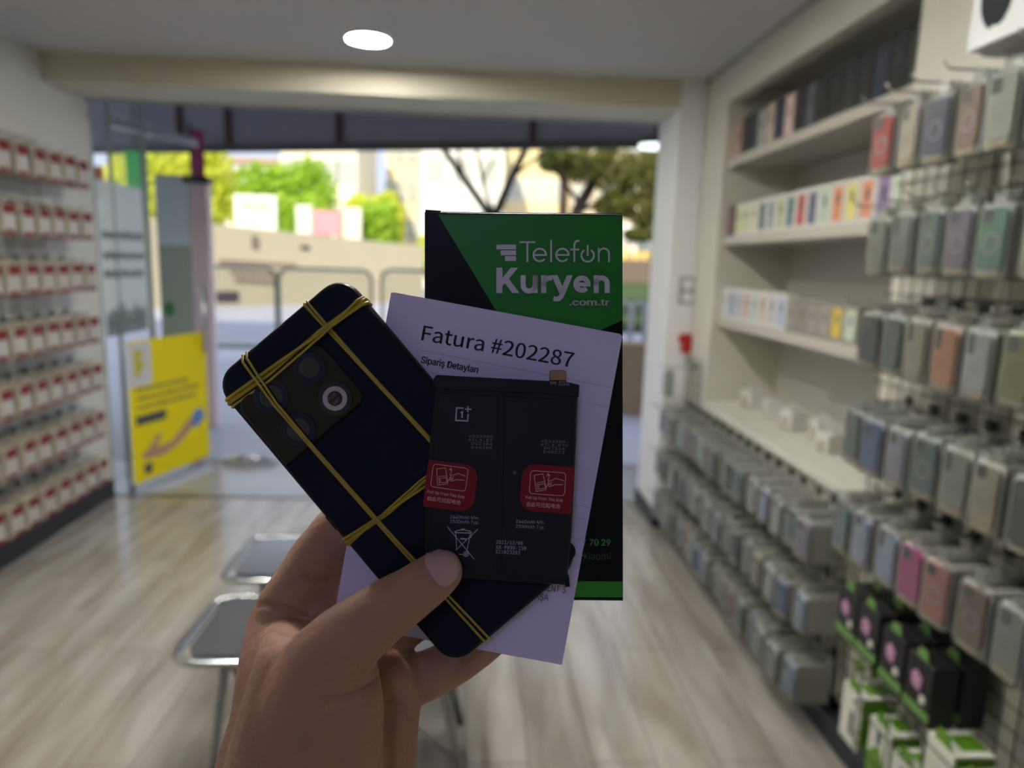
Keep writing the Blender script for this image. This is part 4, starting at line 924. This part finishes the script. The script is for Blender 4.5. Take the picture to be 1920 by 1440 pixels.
mono.append(('9.', 962, 889, 6, 2, 10, F_MONO, -.006))
hk.text(mono, DT, DB, 'dot_print', M_btd)
hk.text([('2440mAh Min.', 844, 971.5, 6.0, 2.5, 54, F_INTER, -.004), ('2500mAh Typ.', 844, 979.8, 6.0, 2.5, 54, F_INTER, -.004), ('2440mAh Min.', 967.5, 980, 6.0, 2.5, 54, F_INTER, -.004), ('2500mAh Typ.', 967, 989, 6.0, 2.5, 54, F_INTER, -.004),
         ('2021/12/08', 930, 1019, 6.6, 2.5, 50, F_MONO, 0), ('XA-P899-150', 929.5, 1028.5, 6.6, 2.5, 57, F_MONO, 0), ('321023203', 929, 1037, 6.6, 2.5, 46, F_MONO, 0)], DT, DB, 'capacity_print', M_bt)
def wq(pts): return [(780 + x / 4.5, 940 + y / 4.5) for x, y in pts]
WB = rib(wq([(265, 212), (493, 488)]), 1.4) + rib(wq([(522, 233), (335, 412)]), 1.4) + rib(wq([(326, 258), (345, 245), (400, 238), (455, 250), (470, 262)]), 1.6) + rib(wq([(326, 262), (470, 266)]), 1.8)
WB += rib(wq([(385, 240), (385, 231), (412, 233), (412, 242)]), 1.2) + rib(wq([(336, 264), (344, 400)]), 1.4) + rib(wq([(460, 268), (428, 425)]), 1.4) + rib(wq([(362, 444), (405, 447)]), 1.4) + rib(wq([(375, 313), (425, 317)]), 2.6)
WB += rib(wq([(452, 282), (468, 283), (466, 304), (448, 303)]), 1.2) + rib(wq(arc(423, 443, 19, 0, 360, 20)), 2.0) + rib(wq(arc(423, 443, 5, 0, 360, 8)), 2.0)
hk.flat(WB, DT, DB, 'crossed_bin_symbol', M_bt)
def sticker(pts, ang, c, tx, ty, nm):
    st = hk.layers([(pts, DT, DB), (pts, DT - .00025, DB)], nm, M_stk)
    fx = lambda P: rot([(c[0] + x, c[1] + y) for x, y in P], c, ang)
    G = rib(fx([(p[0], p[1]) for p in rrp(0, 0, 66, 43, (6, 6, 6, 6))]), .9, True)
    G += rib(fx([(-26, -13), (-10, -17), (-2, 8), (-2, 12), (-20, 17), (-26, -13)]), .9) + rib(fx([(-20, 1), (-5, -3)]), .8) + rib(fx([(-17, 4), (-6, 1), (-3, 9), (-15, 12), (-17, 4)]), .8) + rib(fx([(-20, 1), (-17, 14)]), .8)
    G += rib(fx([(0, -4), (2, -12), (0, -17)]), .9) + rib(fx([(-2.5, -13), (0, -18), (3.5, -14)]), .9) + rib(fx([(30, -7), (14, -10), (8, -6), (3, -5), (1, 0), (4, 1), (8, -3)]), .9) + rib(fx([(1, 0), (0, 4), (5, 3), (8, 1)]), .9) + rib(fx([(2, 6), (7, 5), (14, 2), (29, 1)]), .9) + rib(fx([(-2, 7), (1, 3)]), .9)
    hk.flat(G, DT - .0004, DB, 'pull_pictogram', M_stp, st)
    p1 = fx([tx, ty])
    hk.text([('Pull Up From This Side', *p1[0], 5.4, ang + 1.2, 70, F_INTER, -.006), ('由此可拉起电池', *p1[1], 7.0, ang, 62, F_SANS, 0)], DT - .0004, DB, 'sticker_print', M_stp, st)
sticker(rrp(845.5, 911, 95, 88, (6, 26, 26, 5), 7), 8, (843, 895), (-37, 33.5), (-35, 47), 'pull_sticker')
sticker(rrp(1025, 916, 97, 88, (25, 4, 4, 25), 4.5), 4, (1026.5, 905.5), (-39, 31.5), (-36, 45), 'pull_sticker')

# ------------------------------------------------------------------ the hand
HO = LC(600, 1250, .300)
def hp_(u, v, d): return LC(u, v, d) - HO
CH = [
 # thumb
 [(826, 1072, .2918, 43.5), (800, 1092, .2905, 48), (772, 1112, .289, 51), (742, 1131, .2875, 56), (715, 1150, .286, 59), (680, 1176, .285, 65), (645, 1204, .2845, 70), (600, 1255, .2845, 80), (575, 1330, .286, 96), (565, 1440, .290, 112), (570, 1600, .295, 125), (600, 1900, .31, 140)],
 # back-left edge of the hand to the wrist
 [(512, 1190, .320, 52), (506, 1235, .311, 56), (501, 1290, .303, 60), (499, 1350, .299, 66), (492, 1440, .297, 88), (490, 1600, .300, 99), (520, 1900, .31, 110)],
 [(535, 1215, .306, 52), (546, 1262, .294, 72), (538, 1340, .289, 88), (526, 1440, .288, 104), (530, 1600, .295, 110)],
 [(560, 1215, .318, 60), (580, 1290, .303, 92), (590, 1400, .300, 110), (600, 1600, .30, 120)],
 # ball of the thumb
 [(640, 1270, .288, 72), (656, 1330, .286, 65), (652, 1400, .288, 66), (640, 1500, .292, 80)],
 # index
 [(540, 1200, .320, 60), (522, 1178, .324, 60), (545, 1135, .327, 61), (572, 1095, .330, 60), (600, 1048, .332, 58), (628, 1008, .334, 54), (690, 940, .3385, 47), (745, 905, .346, 42), (800, 885, .3565, 38), (840, 870, .3565, 34)],
 [(560, 1200, .322, 58), (605, 1160, .328, 56), (632, 1130, .332, 42)],
 # middle
 [(600, 1210, .320, 60), (655, 1175, .334, 46), (740, 1120, .345, 42), (830, 1030, .357, 38), (900, 960, .357, 34)],
 # ring
 [(640, 1260, .312, 60), (700, 1228, .326, 44), (738, 1203, .334, 36), (768, 1183, .339, 30), (800, 1162, .345, 31), (850, 1120, .3555, 34), (900, 1050, .3565, 32)],
 # little finger
 [(660, 1320, .310, 60), (735, 1294, .321, 48), (770, 1279, .328, 46), (800, 1267, .332, 46), (830, 1252, .335, 44.5), (862, 1236, .337, 41), (895, 1212, .3385, 40), (930, 1186, .340, 37), (962, 1163, .341, 32)],
 # heel of the hand
 [(720, 1275, .318, 54), (737, 1325, .317, 53), (734, 1365, .3165, 51), (732, 1440, .317, 51), (730, 1600, .32, 60), (700, 1900, .325, 80)],
 [(640, 1300, .305, 70), (680, 1360, .312, 60), (680, 1480, .312, 66), (660, 1700, .315, 90)],
]
bmh = bmesh.new()
def cap(a, b, ra, rb):
    vs = []
    for c, r in ((a, ra), (b, rb)):
        for i in range(9):
            t = math.pi * i / 8
            for k in range(14 if 0 < i < 8 else 1):
                ph_ = 2 * math.pi * k / 14; vs.append(bmh.verts.new(c + Vector((math.sin(t) * math.cos(ph_), math.sin(t) * math.sin(ph_), math.cos(t))) * r))
    g = bmesh.ops.convex_hull(bmh, input=vs); bmesh.ops.delete(bmh, geom=[v for v in set(g['geom_interior'] + g['geom_unused']) if isinstance(v, bmesh.types.BMVert)], context='VERTS')
for ch in CH:
    for a, b in zip(ch, ch[1:]): cap(hp_(*a[:3]), hp_(*b[:3]), a[3] * a[2] / FPX, b[3] * b[2] / FPX)
me = bpy.data.meshes.new('tmp'); bmh.to_mesh(me); bmh.free()
tmp = bpy.data.objects.new('tmp', me); COL.objects.link(tmp)
md = tmp.modifiers.new('r', 'REMESH'); md.mode = 'VOXEL'; md.voxel_size = .0011; md.adaptivity = 0
ms = tmp.modifiers.new('s', 'SMOOTH'); ms.factor = .5; ms.iterations = 24
me2 = bpy.data.meshes.new_from_object(tmp.evaluated_get(bpy.context.evaluated_depsgraph_get()))
bpy.data.objects.remove(tmp); bpy.data.meshes.remove(me)
bvh = BVHTree.FromPolygons([v.co for v in me2.vertices], [tuple(p.vertices) for p in me2.polygons])
def hit(u, v):
    o = -HO; d = Vector(((u - 960) / FPX, (720 - v) / FPX, -1)).normalized(); h = bvh.ray_cast(o, d); return (h[0], h[1]) if h[0] is not None else (None, None)
creases = [([(716, 1263), (700, 1281), (684, 1293), (655, 1305), (620, 1313), (585, 1318)], 2.4, 1.1), ([(477, 1133), (524, 1137), (557, 1151), (590, 1166)], 2.0, 1.3), ([(564, 1075), (586, 1087), (611, 1089), (636, 1079)], 2.4, 1.4),
 ([(726, 1303), (750, 1322), (786, 1360)], 1.8, 1.2), ([(785, 1236), (790, 1280), (797, 1322)], 1.8, 1.6), ([(860, 1232), (866, 1262)], 1.2, 1.5), ([(700, 1243), (650, 1247), (590, 1254)], .7, .9), ([(690, 1262), (640, 1270), (575, 1279)], .8, .9), ([(712, 1300), (670, 1326), (600, 1340)], .8, 1.0),
 ([(721, 1322), (690, 1350), (620, 1368)], .7, 1.0), ([(560, 1290), (620, 1286), (680, 1278)], .6, .8), ([(733, 1064), (752, 1090), (765, 1128), (766, 1150)], .7, .9), ([(720, 1076), (738, 1104), (748, 1142)], .8, .9), ([(742, 1062), (764, 1088), (778, 1124)], .6, .8), ([(706, 1290), (670, 1311), (640, 1320)], .7, .8),
 ([(500, 1180), (540, 1195), (570, 1198)], .7, 1.0), ([(722, 1340), (706, 1380), (690, 1420)], .6, 1.0)]
co = [v.co.copy() for v in me2.vertices]; nr = [v.normal.copy() for v in me2.vertices]
from mathutils.kdtree import KDTree
kd = KDTree(len(co))
for i, c in enumerate(co): kd.insert(c, i)
kd.balance()
disp = {}
for pts, dep, wdt in creases:
    sm = []
    for a, b in zip(pts, pts[1:]):
        n = max(2, int((Vector(b) - Vector(a)).length / 2))
        for k in range(n): t = k / n; sm.append((a[0] + (b[0] - a[0]) * t, a[1] + (b[1] - a[1]) * t))
    loc_ = {}
    for j, (u, v) in enumerate(sm):
        h, _ = hit(u, v)
        if h is None: continue
        fade = min(1, (j + 1) / 6, (len(sm) - j) / 10)
        for c, i, dist in kd.find_range(h, wdt * .001 * 2.6): loc_[i] = max(loc_.get(i, 0), fade * dep * .001 * math.exp(-(dist / (wdt * .001)) ** 2))
    for i, d_ in loc_.items(): disp[i] = disp.get(i, 0) + d_
for i, d_ in disp.items(): me2.vertices[i].co = co[i] - nr[i] * d_
for p in me2.polygons: p.use_smooth = True
M_skin = mat('skin', (.40, .215, .145), .55, spec=.35, var=.2, vscale=30, bump=.45, bscale=260, sss=.1)
me2.materials.clear(); me2.materials.append(M_skin); me2.name = 'hand'
hand = bpy.data.objects.new('person_hand', me2); COL.objects.link(hand); hand.matrix_world = Matrix.Translation(CP + M3 @ HO) @ M3.to_4x4()
tag(hand, "bare left hand holding the phone, battery, invoice and green box, thumb in front", 'hand')
# thumb nail, laid on the skin
B0, B1, F0, F1 = Vector((793, 1046)), Vector((832, 1106)), Vector((813, 1026)), Vector((864, 1076))
n = 10; vs = []; ok = True
for i in range(n + 1):
    s_ = i / n
    for j in range(n + 1):
        t_ = j / n; s_ = .5 + (i / n - .5) * (1 - .30 * abs(2 * t_ - 1) ** 3); b = B0.lerp(B1, s_) + Vector((-6, 4)) * math.sin(math.pi * s_) * .6; f = F0.lerp(F1, s_) + Vector((14, -11)) * math.sin(math.pi * s_)
        p = b.lerp(f, t_); h, nn_ = hit(p.x, p.y)
        if h is None: h = vs[-1] if vs else Vector((0, 0, 0)); vs.append(h); continue
        e = min(1, 6 * s_ * (1 - s_) * 1.2) * .5 + .5
        vs.append(h + Vector((0, 0, 1)) * .0006 * e + nn_ * .0003)
fs = [(i * (n + 1) + j, (i + 1) * (n + 1) + j, (i + 1) * (n + 1) + j + 1, i * (n + 1) + j + 1) for i in range(n) for j in range(n)]
mb = MB().add(vs, fs, 0, True); M_nail = mat('nail', (.46, .31, .31), .28, spec=.6)
nl = mb.build('thumb_nail', M_nail, hand); sd = nl.modifiers.new('t', 'SOLIDIFY'); sd.thickness = .0004; sd.offset = 0
